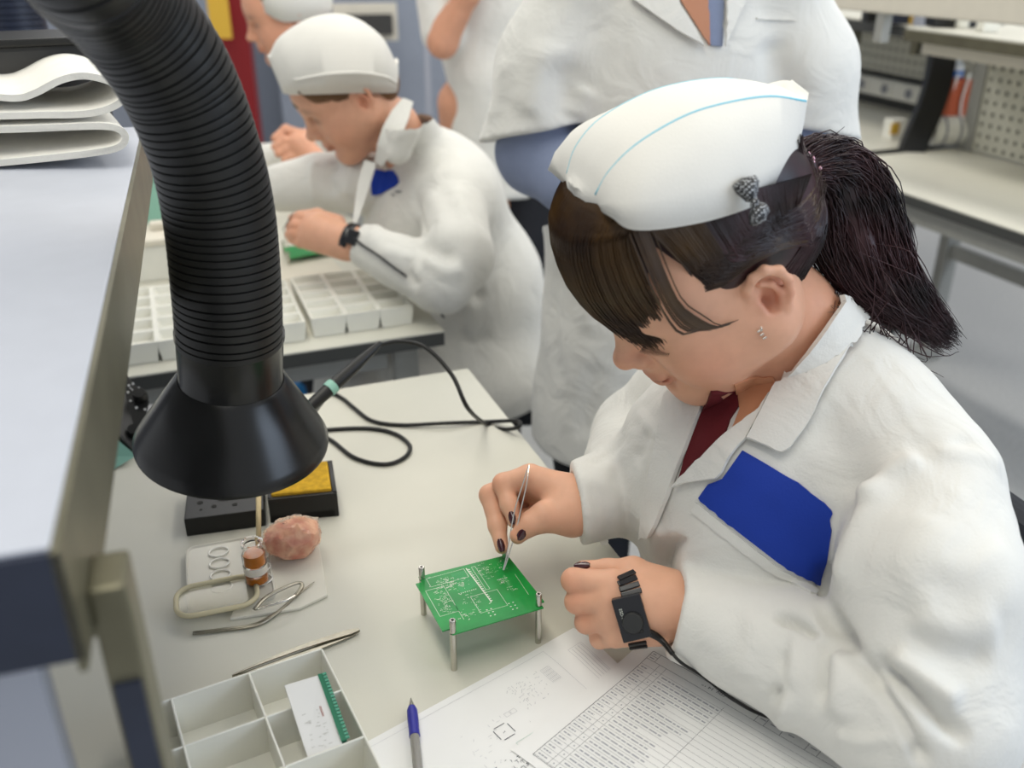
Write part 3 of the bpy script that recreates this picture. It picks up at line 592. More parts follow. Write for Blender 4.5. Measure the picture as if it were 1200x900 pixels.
# ================================================================ implicit-surface modelling for bodies and clothes
NA = np.array
class SDF:
    def __init__(s): s.ops = []
    def ell(s, c, r, ax=None, k=.01, op=0): s.ops.append(('e', NA(c, float), NA(r, float)*np.ones(3), None if ax is None else NA(ax, float), k, op)); return s
    def cap(s, a, b, ra, rb=None, k=.01, op=0): s.ops.append(('c', NA(a, float), NA(b, float), ra, ra if rb is None else rb, k, op)); return s
    def chain(s, pts, rs, k=.01, k2=.004):
        for i in range(len(pts)-1): s.cap(pts[i], pts[i+1], rs[i], rs[i+1], k if i == 0 else k2)
        return s
    def cyl(s, c, n, L, r, k=.004, op=1):
        n = NA(n, float); n = n/np.linalg.norm(n); s.ops.append(('y', NA(c, float), n, L, r, k, op)); return s
    def one(s, o, P):
        f4 = np.float32
        if o[0] == 'e':
            q = P-o[1].astype(f4)
            if o[3] is not None: q = q@o[3].T.astype(f4)
            r = o[2].astype(f4); k0 = np.sqrt(((q/r)**2).sum(1)); k1 = np.sqrt(((q/(r*r))**2).sum(1)); return k0*(k0-1)/np.maximum(k1, 1e-6)
        if o[0] == 'c':
            a, b = o[1].astype(f4), o[2].astype(f4); ba = b-a; pa = P-a; t = np.clip(pa@ba/max(float(ba@ba), 1e-9), 0, 1)
            e = pa-t[:, None]*ba; return np.sqrt((e*e).sum(1))-(o[3]+(o[4]-o[3])*t)
        q = P-o[1].astype(f4); t = q@o[2].astype(f4); rad = np.sqrt(np.maximum((q*q).sum(1)-t*t, 0)); return np.maximum(rad-o[4], np.maximum(-t, t-o[3]))
    def __call__(s, P, ops=None):
        P = P.astype(np.float32); d = None
        for o in (s.ops if ops is None else ops):
            x = s.one(o, P); k = o[-2]
            if d is None: d = x if o[-1] == 0 else np.full(len(P), 1.0, np.float32)
            elif o[-1] == 0: h = np.maximum(k-np.abs(d-x), 0)/k; d = np.minimum(d, x)-h*h*k*.25
            else: h = np.maximum(k-np.abs(d+x), 0)/k; d = np.maximum(d, -x)+h*h*k*.25
        return d
    def near(s, c, rad):
        ds = [float(s.one(o, NA([c]))[0]) for o in s.ops]; m = min(d for d, o in zip(ds, s.ops) if o[-1] == 0)
        return [o for d, o in zip(ds, s.ops) if d < (max(m, 0)+2.4*rad+o[-2] if o[-1] == 0 else 1.5*rad+o[-2])]
def sdf_mesh(f, lo, hi, h, st=4, margin=1.0, clean=True):
    lo = NA(lo, float); n = (np.ceil((NA(hi)-lo)/h/st).astype(int)+1); N = n*st
    g = [np.arange(n[i])*st*h+lo[i]+(st-1)/2*h for i in range(3)]
    G = np.stack(np.meshgrid(*g, indexing='ij'), -1).reshape(-1, 3); cv = f(G).reshape(n)
    V = np.repeat(np.repeat(np.repeat(cv, st, 0), st, 1), st, 2).astype(np.float32)
    act = np.argwhere(np.abs(cv) < st*h*1.25*margin)
    off = np.stack(np.meshgrid(*[np.arange(st)]*3, indexing='ij'), -1).reshape(-1, 3)
    sb_ = 6; key = (act//sb_)@NA([1000000, 1000, 1]); order = np.argsort(key, kind='stable'); act = act[order]; key = key[order]
    cuts = np.concatenate([[0], np.nonzero(np.diff(key))[0]+1, [len(act)]])
    for i0, i1 in zip(cuts[:-1], cuts[1:]):
        if i0 == i1: continue
        idx = (act[i0:i1, None, :]*st+off[None]).reshape(-1, 3); p = idx*h+lo; mn, mx = p.min(0), p.max(0)
        V[idx[:, 0], idx[:, 1], idx[:, 2]] = f(p, f.near((mn+mx)/2, np.linalg.norm(mx-mn)/2))
    S = V < 0; c = np.zeros(N-1, np.int8)
    for a in (0, 1):
        for b in (0, 1):
            for d in (0, 1): c += S[a:N[0]-1+a, b:N[1]-1+b, d:N[2]-1+d]
    cells = np.argwhere((c > 0) & (c < 8)); m = len(cells); acc = np.zeros((m, 3)); cnt = np.zeros(m)
    corners = [(a, b, d) for a in (0, 1) for b in (0, 1) for d in (0, 1)]
    cvs = {q: V[cells[:, 0]+q[0], cells[:, 1]+q[1], cells[:, 2]+q[2]] for q in corners}
    for q in corners:
        for ax in range(3):
            if q[ax] == 0:
                q2 = list(q); q2[ax] = 1; q2 = tuple(q2); v0, v1 = cvs[q], cvs[q2]; x = (v0 < 0) != (v1 < 0)
                t = np.where(x, v0/np.where(x, v0-v1, 1), 0); p = np.tile(NA(q, float), (m, 1)); p[:, ax] = t; acc[x] += p[x]; cnt[x] += 1
    v = (cells+acc/cnt[:, None])*h+lo
    ids = np.full(N-1, -1, np.int32); ids[cells[:, 0], cells[:, 1], cells[:, 2]] = np.arange(m); F = []
    for ax in range(3):
        o1, o2 = [(1, 2), (2, 0), (0, 1)][ax]; sl0 = [slice(None)]*3; sl1 = [slice(None)]*3; sl0[ax] = slice(0, -1); sl1[ax] = slice(1, None)
        e = np.argwhere(S[tuple(sl0)] != S[tuple(sl1)]); e = e[(e[:, o1] > 0) & (e[:, o2] > 0) & (e[:, o1] < N[o1]-1) & (e[:, o2] < N[o2]-1)]
        inside = S[e[:, 0], e[:, 1], e[:, 2]]; q = []
        for d1, d2 in ((0, 0), (1, 0), (1, 1), (0, 1)): z = e.copy(); z[:, o1] -= d1; z[:, o2] -= d2; q.append(ids[z[:, 0], z[:, 1], z[:, 2]])
        q = np.stack(q, 1); q[~inside] = q[~inside][:, ::-1]; F.append(q)
    F = np.concatenate(F); F = F[(F >= 0).all(1)]
    for _ in range(1):                                       # settle on the surface
        e = h*.5; d0 = f(v); gr = np.stack([f(v+NA([e if i == j else 0 for j in range(3)])) for i in range(3)], 1)-d0[:, None]
        gl = np.linalg.norm(gr, axis=1)+1e-9; v = v-np.clip(d0*e/gl, -h, h)[:, None]*gr/gl[:, None]
    F = F[:, ::-1]; vm = v-v.mean(0); a, b, c = vm[F[:, 0]], vm[F[:, 1]], vm[F[:, 2]]
    if (a*np.cross(b, c)).sum() < 0: F = F[:, ::-1]
    return v, F
def vnormals(v, F):
    n = np.zeros_like(v); a = v[F[:, 2]]-v[F[:, 0]]; b = v[F[:, 3]]-v[F[:, 1]] if F.shape[1] == 4 else v[F[:, 1]]-v[F[:, 0]]; c = np.cross(a, b)
    for i in range(F.shape[1]):
        for j in range(3): n[:, j] += np.bincount(F[:, i], c[:, j], len(v))
    return n/(np.linalg.norm(n, axis=1)[:, None]+1e-12)
def smooth(v, F, it=1, lam=.5):
    for _ in range(it):
        acc = np.zeros_like(v); cnt = np.zeros(len(v))
        for i in range(F.shape[1]):
            a, b = F[:, i], F[:, (i+1) % F.shape[1]]
            for j in range(3): acc[:, j] += np.bincount(a, v[b, j], len(v))+np.bincount(b, v[a, j], len(v))
            cnt += np.bincount(a, minlength=len(v))+np.bincount(b, minlength=len(v))
        v = v+lam*(acc/np.maximum(cnt, 1)[:, None]-v)
    return v
class Skin:
    """a surface that pixels can be pinned on"""
    def __init__(s, v, F, d0=.95): s.v, s.F, s.d0 = v, F, d0; s.t = BVHTree.FromPolygons(v.tolist(), F.tolist())
    def at(s, u, w, off=0.0, d=None):
        r = ray(u, w); r = r/np.linalg.norm(r); h = s.t.ray_cast(Vector(CP), Vector(r))
        if h[0] is None:
            p = D(u, w, d if d else s.d0); h = s.t.find_nearest(Vector(p)); return NA(h[0])+NA(h[1])*off
        return NA(h[0])+NA(h[1])*off
    def near(s, p, off=0.0): h = s.t.find_nearest(Vector(p)); return NA(h[0])+NA(h[1])*off
def polydist(v, P):
    best = np.full(len(v), 9.0); tt = np.zeros(len(v)); L = np.concatenate([[0], np.cumsum(np.linalg.norm(np.diff(P, axis=0), axis=1))])
    for i in range(len(P)-1):
        a, b = P[i], P[i+1]; ba = b-a; t = np.clip((v-a)@ba/(ba@ba+1e-12), 0, 1); d = np.linalg.norm(v-a-t[:, None]*ba, axis=1); m = d < best
        best[m] = d[m]; tt[m] = (L[i]+t[m]*(L[i+1]-L[i]))/L[-1]
    return best, tt
def apply_folds(v, F, folds, sk=None):
    """folds: (pixel polyline, height, width[, taper]); ridges and creases traced on the cloth"""
    sk = sk or Skin(v, F); n = vnormals(v, F); disp = np.zeros(len(v))
    for fd in folds:
        px, amp, w = fd[:3]; P = np.array([sk.at(*q) if len(q) == 2 else NA(q) for q in px]); P = cr(P, 4) if len(P) > 2 else P
        near = ((v >= P.min(0)-3*w) & (v <= P.max(0)+3*w)).all(1)
        if not near.any(): continue
        d, t = polydist(v[near], P); tap = np.clip(np.minimum(t, 1-t)/.22, 0, 1); tap = tap*tap*(3-2*tap)
        if len(fd) > 3: tap = np.maximum(tap, np.clip(fd[3], 0, 1)*np.where(t < .5, 1.0, tap))
        disp[near] += amp*tap*np.exp(-(d/w)**2)
    return v+n*disp[:, None]
def wrinkle(v, F, amp, freq, seed=0, mask=None):
    r = np.random.default_rng(seed); n = vnormals(v, F); d = np.zeros(len(v))
    wv = v+.02*np.sin(v[:, [1, 2, 0]]*freq*.4+r.uniform(0, 6, 3))
    for i in range(9):
        k = r.normal(size=3); k = k/np.linalg.norm(k)*freq*r.uniform(.5, 1.6); d += np.sin(wv@k+r.uniform(0, 6))*r.uniform(.4, 1)
    d = amp*d/4
    if mask is not None: d = d*mask
    return v+n*d[:, None]
def sheetpatch(px, sk, off, th, name, m, parent, dens=6, closed=True, sm=True, inset=None):
    """cloth laid on a surface: outline in pixels, a triangulated thin slab following the surface"""
    P = np.array(px, float); 
    bm = bmesh.new(); vs = [bm.verts.new((x, y, 0)) for x, y in P]; f = bm.faces.new(vs)
    bmesh.ops.triangulate(bm, faces=[f])
    for _ in range(dens): 
        es = [e for e in bm.edges if e.calc_length() > 11]
        if not es: break
        bmesh.ops.subdivide_edges(bm, edges=es, cuts=1); bmesh.ops.triangulate(bm, faces=[q for q in bm.faces if len(q.verts) > 3])
    bm.verts.index_update(); V2 = np.array([v.co[:2] for v in bm.verts]); T = np.array([[v.index for v in q.verts] for q in bm.faces]); bnd = [(e.verts[0].index, e.verts[1].index) for e in bm.edges if len(e.link_faces) == 1]; bm.free()
    top = np.array([sk.at(x, y, off+th) for x, y in V2])
    for _ in range(2):
        acc = np.zeros_like(top); cnt = np.zeros(len(top))
        for i in range(3):
            a, b = T[:, i], T[:, (i+1) % 3]; np.add.at(acc, a, top[b]); np.add.at(cnt, a, 1); np.add.at(acc, b, top[a]); np.add.at(cnt, b, 1)
        top = top+.4*(acc/cnt[:, None]-top)
        break
    view = NA([CP-p for p in top]); view /= np.linalg.norm(view, axis=1)[:, None]
    nn = np.zeros_like(top); c = np.cross(top[T[:, 1]]-top[T[:, 0]], top[T[:, 2]]-top[T[:, 0]]); [np.add.at(nn, T[:, i], c) for i in range(3)]; nn /= np.linalg.norm(nn, axis=1)[:, None]+1e-9
    sg = np.sign((nn*view).sum(1)); nn *= sg[:, None]
    if sg.mean() < 0: T = T[:, ::-1]
    low = top-nn*(th+.002); N = len(top); Fs = [tuple(t) for t in T]+[tuple(N+t[::-1]) for t in T]
    es = {}
    for t in T:
        for i in range(3): es[(t[i], t[(i+1) % 3])] = 1
    for a, b in list(es):
        if (b, a) not in es: Fs.append((b, a, N+a, N+b))
    return build(name, np.vstack([top, low]), Fs, m, parent, smooth=sm, auto=R(50))
def tangle(name, paths, r, m, parent, n=4, taper=.35, kind='stuff', rr=None):
    """many strands, each a thin tapered tube, in one mesh"""
    m_ = len(paths); k = len(paths[0]); P = np.array(paths); T = np.gradient(P, axis=1); T /= np.linalg.norm(T, axis=2)[..., None]+1e-12
    ref = np.cross(T, NA([.3, .2, 1.0])); ref /= np.linalg.norm(ref, axis=2)[..., None]+1e-12; bn = np.cross(T, ref)
    rad = np.ones(m_)*r if rr is None else NA(rr); prof = np.interp(np.linspace(0, 1, k), [0, .1, .65, 1], [.8, 1, 1, taper])
    a = np.arange(n)*2*math.pi/n; V = P[:, :, None, :]+(rad[:, None]*prof[None])[..., None, None]*(np.cos(a)[None, None, :, None]*ref[:, :, None, :]+np.sin(a)[None, None, :, None]*bn[:, :, None, :])
    V = V.reshape(-1, 3); i = np.arange(m_)[:, None, None]; j = np.arange(k-1)[None, :, None]; q = np.arange(n)[None, None, :]; q2 = (q+1) % n
    b = i*k*n; Fq = np.stack([b+j*n+q, b+j*n+q2, b+(j+1)*n+q2, b+(j+1)*n+q], -1).reshape(-1, 4)
    o = build(name, V, Fq, m, parent, smooth=True)
    if kind: o['kind'] = kind
    return o
def paint(o, v, base, spots):
    """skin tints: (centre, radius, colour, strength)"""
    b = NA(lin(base)[:3]); c = np.tile(b, (len(v), 1))
    for p, r_, col, s_ in spots:
        p = NA(p); w = s_*np.exp(-(((v-p)/(NA(r_)*np.ones(3)))**2).sum(1)); c = c*(1-w[:, None])+NA(lin(col)[:3])*w[:, None]
    a = o.data.color_attributes.new('tint', 'FLOAT_COLOR', 'POINT'); a.data.foreach_set('color', np.hstack([c, np.ones((len(v), 1))]).astype(np.float32).ravel())
MT['skin'] = mat('skin', 'd9a184', 0.48, sss=.12, vcol='tint', bump=.06, bscale=900, noise=.06, nscale=60, spec=.35)
MT['coat'] = mat('white_linen_coat', 'dddcd6', 0.85, noise=.03, nscale=25, bump=.22, bscale=420, sheen=.15, spec=.2, crease=.5, cscale=13)
MT['cap'] = mat('white_cotton_cap', 'dfddd6', 0.8, noise=.02, bump=.12, bscale=500, sheen=.1, spec=.2)
MT['piping'] = mat('pale_blue_piping', '7cc4d8', 0.6)
MT['badge'] = mat('royal_blue_cloth', '08349c', 0.75, noise=.06, bump=.12, bscale=500)
MT['hair_dark'] = mat('dark_brown_hair', '22130d', 0.40, spec=.45, noise=.45, nscale=14, color2='47300f')
MT['hair_black'] = mat('near_black_hair', '170d0d', 0.40, spec=.45, color2='371d20', nscale=18)
MT['hair_brown'] = mat('light_brown_hair', '7d5c3e', 0.45, noise=.3, nscale=20, spec=.4)
MT['burgundy'] = mat('burgundy_cloth', '5c0b16', 0.8, bump=.2)
MT['nail'] = mat('burgundy_nail_polish', '3a0d17', 0.15, coat=.6)
MT['blue_shirt'] = mat('grey_blue_shirt', '7d88a3', 0.8, noise=.08, nscale=20, bump=.15)
MT['dark_trousers'] = mat('dark_trousers', '191b22', 0.85, noise=.15)

def sit_legs(parent, hip, knee_x, dy, shoe):
    """thighs forward, shins down, feet on the floor"""
    hx, hy = hip
    for s in (-1, 1):
        L = SDF(); L.chain([NA((hx, hy+s*.09, .50)), NA((knee_x, hy+s*dy, .50)), NA((knee_x+.03, hy+s*dy, .10))], [.075, .066, .045], .03, .03)
        v, F = sdf_mesh(L, (knee_x-.12, hy-.32, .02), (hx+.12, hy+.32, .62), .012); build('trouser_leg', v, F, MT['dark_trousers'], parent, smooth=True)
        L = SDF(); L.chain([NA((knee_x+.06, hy+s*dy, .045)), NA((knee_x-.12, hy+s*dy, .036))], [.046, .038], .03); v, F = sdf_mesh(L, (knee_x-.2, hy-.32, -.02), (knee_x+.14, hy+.32, .12), .010); v[:, 2] = np.maximum(v[:, 2], .002); build('shoe', v, F, MT[shoe], parent, smooth=True)
class Frame:
    def __init__(s, O, yaw, pit, rol, sc, left=1):
        """yaw turns from -X toward +Y; pitch looks down"""
        yaw, pit, rol = R(yaw), R(pit), R(rol); f0 = NA([-math.cos(yaw), math.sin(yaw), 0]); l = NA([-math.sin(yaw), -math.cos(yaw), 0]); z = NA([0, 0, 1.0])
        s.f = f0*math.cos(pit)-z*math.sin(pit); u = z*math.cos(pit)+f0*math.sin(pit)
        s.l = l*math.cos(rol)+u*math.sin(rol); s.u = u*math.cos(rol)-l*math.sin(rol); s.O = NA(O, float); s.s = sc
    def __call__(s, x, y, z): return s.O+(s.f*x+s.l*y+s.u*z)*s.s
    @property
    def ax(s): return np.stack([s.f, s.l, s.u])
def head_ops(S, H, plump=1.0, eyes_closed=True):
    a, s = H.ax, H.s
    E = lambda c, r, k=.02, op=0: S.ell(H(*c), NA(r)*s, a, k*s, op)
    E((.008, 0, .055), (.098, .077, .086)); E((.055, 0, .04), (.044, .064, .055), .03)
    E((.05, 0, -.02), (.045, .060*plump, .068), .03)
    for y in (-1, 1):
        S.cap(H(.0, y*.055*plump, -.035), H(.062, y*.018, -.085), .024*s*plump, .018*s, .03*s)
        E((.052, y*.038*plump, -.03), (.034, .028, .034), .025)
        E((.0, y*.054, -.02), (.04, .022*plump, .04), .03)
    S.cap(H(.072, -.008, -.084), H(.072, .008, -.084), .019*s, .019*s, .018*s)
    E((.045, 0, -.085), (.04, .036, .018), .03)
    for y in (-1, 1): E((.099, y*.033, .014), (.015, .02, .011), .014, 1)
    S.cap(H(.090, 0, .028), H(.1135, 0, -.014), .0085*s, .0100*s, .014*s); E((.114, 0, -.016), (.0115, .0115, .0100), .008)
    for y in (-1, 1): E((.1035, y*.0125, -.022), (.010, .0075, .0075), .006); E((.108, y*.0065, -.0285), (.005, .0035, .003), .003, 1)
    for y in (-1, 1): E((.0795, y*.0325, .011), (.0145, .0165, .0135), .006); S.cap(H(.093, y*.018, .031), H(.080, y*.048, .033), .007*s, .006*s, .012*s)
    E((.094, 0, -.040), (.012, .020, .014), .012)
    E((.0985, 0, -.0475), (.0095, .0215, .0058), .006); E((.0965, 0, -.0575), (.0100, .0195, .0068), .006)
    S.cap(H(.109, 0, -.0523), H(.093, .022, -.054), .0016*s, .0012*s, .003*s, 1); S.cap(H(.109, 0, -.0523), H(.093, -.022, -.054), .0016*s, .0012*s, .003*s, 1)
    E((.098, 0, -.068), (.008, .018, .005), .008, 1)
def ear_ops(S, H, y):
    s = H.s; P = lambda x, d, z: H(x, y*(.071+d), z)
    S.ell(P(-.010, .004, .004), NA((.018, .006, .030))*s, H.ax, .008*s)
    out = [(.006, .003, .012), (.006, .008, .024), (-.001, .0125, .0335), (-.012, .0155, .035), (-.0225, .017, .026), (-.026, .0165, .012), (-.0235, .014, -.003), (-.0165, .011, -.016), (-.010, .009, -.025), (-.003, .007, -.030), (.003, .005, -.026), (.004, .003, -.018)]
    P3 = [P(*q) for q in out]
    rr = [.004, .0042, .0042, .0044, .0044, .0042, .004, .0042, .0052, .0058, .005, .004]
    S.chain(P3, [r*s for r in rr], .004*s, .003*s)
    S.ell(P(-.0075, .013, .002), NA((.010, .0085, .0145))*s, H.ax, .004*s, 1); S.ell(P(-.004, .008, -.003), NA((.0055, .008, .007))*s, H.ax, .003*s, 1)
    S.chain([P(-.014, .0095, -.012), P(-.0175, .0115, .002), P(-.013, .012, .016), P(-.005, .0105, .022)], [.0035*s, .0035*s, .0032*s, .0028*s], .004*s, .003*s)
    S.ell(P(.0035, .007, -.004), NA((.0045, .0045, .0065))*s, H.ax, .004*s)

# ================================================================ the woman at the near bench
W1 = thing('person', (.66, .745, 0), 'woman in white coat and white cap with blue piping, soldering a green board with tweezers', 'person')
H1 = Frame((.497, .743, 1.147), 3.0, 35.0, -4.8, 1.05)
S = SDF(); head_ops(S, H1, 1.10); ear_ops(S, H1, 1); ear_ops(S, H1, -1)
S.chain([H1(-.012, 0, -.02), H1(-.028, .0, -.10), NA((.61, .745, 1.03)), NA((.63, .745, .95))], [.056, .058, .062, .10], .03, .03)
S.chain([NA((.60, .745, 1.02)), NA((.575, .745, .95)), NA((.60, .745, .85))], [.055, .06, .07], .04, .04)
S.chain([NA((.63, .745, 1.0)), NA((.62, .745, .75)), NA((.66, .745, .55))], [.08, .09, .12], .04, .04)
# arms inside the sleeves
wl = [NA((.645, .575, .975)), NA((.565, .450, .825)), D(800, 712, .955)]
wr_ = [NA((.62, .915, .96)), NA((.575, .965, .82)), D(705, 590, 1.075)]
S.chain([NA((.63, .745, .99)), wl[0]], [.06, .05], .04, .03); S.chain(wl, [.05, .042, .029], .03, .02)
S.chain([NA((.63, .745, .99)), wr_[0]], [.06, .05], .04, .03); S.chain(wr_, [.05, .042, .029], .03, .02)
# near hand: a loose fist
def DD(L): return [D(*q) for q in L]
S.cap(D(800, 712, .955), D(765, 712, .955), .027, .030, .015)
for (u0, v0, d0_), (u1, v1, d1_), r0, r1 in (((770, 695, .955), (718, 684, .952), .019, .0145), ((768, 708, .950), (713, 704, .948), .020, .0150), ((768, 722, .950), (714, 725, .950), .019, .0145), ((768, 736, .955), (721, 744, .956), .017, .013)):
    S.cap(D(u0, v0, d0_), D(u1, v1, d1_), r0, r1, .014)
S.cap(D(760, 715, .968), D(725, 715, .972), .024, .020, .015)
kf = .0035
for L, rs in (([(718, 684, .952), (672, 680, .960), (686, 690, .990), (706, 696, .995)], [.0142, .0118, .0105, .009]),
              ([(713, 704, .948), (676, 705, .962), (690, 712, .992), (706, 716, .995)], [.0145, .0116, .0105, .009]),
              ([(714, 725, .950), (687, 729, .966), (699, 732, .990), (712, 732, .993)], [.0138, .0110, .0098, .0085]),
              ([(721, 744, .956), (703, 748, .970), (712, 748, .988), (722, 745, .990)], [.012, .0098, .009, .008])):
    S.chain(DD(L), rs, kf, .006)
S.chain(DD([(782, 690, .962), (742, 669, .975), (712, 668, .985), (684, 667, .990)]), [.020, .0142, .0112, .0092], .014, .006)
# far hand: pinching the tweezers
S.cap(D(705, 590, 1.075), D(672, 592, 1.07), .027, .031, .015)
for (u0, v0, d0_), (u1, v1, d1_), r0, r1 in (((675, 585, 1.075), (622, 560, 1.080), .026, .0155), ((672, 585, 1.09), (616, 562, 1.098), .023, .015), ((670, 592, 1.10), (618, 570, 1.112), .021, .014), ((668, 598, 1.105), (622, 580, 1.120), .018, .012)):
    S.cap(D(u0, v0, d0_), D(u1, v1, d1_), r0, r1, .014)
for L, rs in (([(621, 559, 1.080), (590, 567, 1.083), (597, 592, 1.070), (603, 611, 1.060)], [.0148, .0118, .0100, .0078]),
              ([(615, 562, 1.098), (574, 580, 1.100), (583, 616, 1.078), (588, 641, 1.062)], [.0145, .0118, .0102, .0078]),
              ([(618, 570, 1.112), (590, 588, 1.118), (604, 608, 1.106), (614, 606, 1.095)], [.013, .0110, .0098, .0085]),
              ([(622, 580, 1.120), (602, 596, 1.124), (614, 608, 1.112), (622, 602, 1.10)], [.0115, .0096, .0088, .008])):
    S.chain(DD(L), rs, kf, .006)
S.chain(DD([(668, 603, 1.058), (638, 606, 1.048), (621, 614, 1.045), (607, 628, 1.044)]), [.025, .0165, .0125, .0092], .014, .007)
import time; t0_ = time.time()
v, F = sdf_mesh(S, (.25, .38, .42), (.80, 1.08, 1.36), .0019)
print('body', len(v), time.time()-t0_)
body1 = build('body', v, F, MT['skin'], W1, smooth=True)
red = 'c9705c'
sp = [(H1(.06, y*.052, -.028), .03, 'cf8468', .55) for y in (-1, 1)]+[(H1(.100, 0, -.052), NA((.016, .024, .009)), 'a8574a', .8)]+[(H1(-.012, .083, .004), .018, 'd07a5e', .45), (H1(-.004, .078, -.002), .008, 'a9563f', .5), (H1(.116, 0, -.018), .014, 'd48a70', .5), (H1(.082, .034, .012), .012, 'b87c66', .5), (H1(-.03, .02, -.09), .07, 'c07a56', .55), (NA((.58, .72, 1.0)), .07, 'c58361', .4)]
for q in ((668, 680, .955), (673, 705, .957), (690, 728, .96), (580, 570, 1.08), (607, 625, 1.04)): sp.append((D(*q), .014, 'cf8a6b', .45))
paint(body1, v, 'dca98c', sp)
SK_body1 = Skin(v, F)

# ---- her coat
C = SDF()
C.chain([NA((.67, .745, .52)), NA((.645, .745, .76)), NA((.62, .745, .92))], [.19, .165, .13], .06, .05)
C.ell((.605, .745, .88), (.135, .185, .165), k=.06)
C.ell((.515, .69, .875), (.075, .08, .09), k=.05); C.ell((.520, .80, .875), (.078, .085, .09), k=.05)
C.ell((.655, .745, .955), (.095, .180, .115), k=.06)
C.ell((.535, .745, .935), (.065, .11, .06), k=.05)
C.cap((.63, .745, .995), (.647, .60, .965), .060, .068, .05); C.cap((.63, .745, .995), (.63, .89, .955), .060, .068, .05)
EL = D(1082, 835, .815)
C.chain([NA((.648, .575, .96)), D(1088, 690, .84), EL], [.074, .080, .076], .012, .012)
C.chain([EL, D(960, 778, .885), D(786, 714, .955)], [.076, .066, .0475], .02, .007)
ER = NA((.575, .985, .815))
C.chain([NA((.625, .905, .94)), ER], [.078, .072], .015, .02)
C.chain([ER, D(735, 572, 1.12), D(672, 591, 1.075)], [.072, .058, .0465], .02, .008)
C.chain([NA((.66, .66, .50)), NA((.42, .64, .50))], [.12, .10], .06); C.chain([NA((.66, .83, .50)), NA((.42, .85, .50))], [.12, .10], .06)
for c, q in ((D(789, 714, .955), D(700, 696, .96)), (D(676, 590, 1.075), D(620, 597, 1.07))):
    n = q-c; n /= np.linalg.norm(n); C.cyl(c, n, .055, .075, .002); C.cyl(c-n*.012, n, .04, .034, .003)
C.cyl((.72, .745, .448), (0, 0, -1), .3, .30)
v, F = sdf_mesh(C, (.28, .34, .36), (.86, 1.12, 1.12), .004)
v = smooth(v, F, 2)
v = wrinkle(v, F, .0026, 42, 3); v = wrinkle(v, F, .0010, 100, 4)
sk0_ = Skin(v, F)
folds1 = [
 # near sleeve: armpit and elbow creases
 ([(1010, 585), (985, 640), (968, 690), (975, 730), (1000, 765), (1030, 785)], -0.0269, 0.0091), ([(1040, 560), (1010, 610), (992, 660), (985, 700)], 0.0112, .014),
 ([(1085, 535), (1045, 555), (1010, 600)], 0.0096, .012), ([(1100, 600), (1075, 660), (1060, 720)], 0.0048, .02),
 ([(1015, 770), (1060, 800), (1110, 850), (1140, 872)], -0.0192, 0.0065), ([(1040, 760), (1080, 795), (1130, 830)], 0.0128, .012),
 ([(1000, 765), (1050, 830), (1075, 880), (1080, 905)], -0.0173, 0.0059), ([(1025, 790), (1060, 840), (1072, 890)], 0.0096, .009),
 ([(1055, 740), (1110, 765), (1165, 770)], -0.0077, 0.0104), ([(1060, 715), (1115, 735), (1175, 730)], 0.0080, .018),
 ([(970, 740), (965, 790), (962, 830)], -0.0115, 0.0065), ([(985, 752), (985, 800), (985, 850)], 0.0096, .012),
 ([(925, 725), (918, 770), (908, 815), (900, 850)], -0.0115, 0.0052), ([(935, 730), (930, 780), (922, 830), (918, 860)], 0.0096, .009),
 ([(905, 722), (930, 728), (960, 745)], -0.0154, 0.0052), ([(895, 715), (880, 760), (870, 800)], 0.0048, .014), ([(840, 690), (838, 730), (832, 770)], 0.0032, .02),
 ([(975, 860), (1010, 868), (1055, 862)], 0.0048, .006),
 # shoulder yoke and back
 ([(1000, 400), (1040, 460), (1085, 525)], .0022, .006), ([(1003, 408), (1043, 468), (1084, 530)], -.002, .004), ([(1085, 522), (1130, 520), (1180, 545)], -.004, .007), ([(1085, 530), (1130, 530), (1175, 552)], .004, .010),
 ([(1180, 640), (1130, 665), (1090, 668)], .003, .012), ([(1195, 600), (1180, 690), (1170, 760)], .003, .02),
 # chest
 ([(960, 470), (990, 540), (1000, 590)], -.006, .02), ([(905, 640), (950, 690), (965, 720)], .002, .01), ([(870, 640), (868, 670), (865, 695)], -.0016, .004), ([(810, 640), (850, 637), (885, 650)], .0016, .004),
 ([(745, 480), (765, 505), (780, 520)], .003, .008), ([(742, 540), (755, 520), (760, 500)], -.004, .01),
 # far sleeve
 ([(735, 505), (715, 530), (690, 548)], -.004, .008), ([(735, 520), (712, 548), (700, 580)], .004, .010), ([(690, 560), (700, 590), (715, 625)], -.003, .008), ([(715, 560), (722, 600), (725, 630)], .003, .01),
 ([(690, 632), (715, 638), (733, 634)], .005, .008)]
v = apply_folds(v, F, folds1, sk0_)
v = smooth(v, F, 1, .3)
coat1 = build('coat', v, F, MT['coat'], W1, smooth=True)
SK_c1 = Skin(v, F, .92)
nb = len(body1.data.vertices); bv = np.empty(nb*3, np.float32); body1.data.vertices.foreach_get('co', bv); bv = bv.reshape(-1, 3)
bF = np.array([p.vertices[:] for p in body1.data.polygons])
SK_all1 = Skin(np.vstack([bv, v]), np.vstack([bF, F+nb]), .92)
MT['skin_shaded'] = mat('shaded_neck_skin', 'c08764', .5, sss=.1, bump=.05, bscale=900)  # darker skin colour: the shadow on the neck is painted in
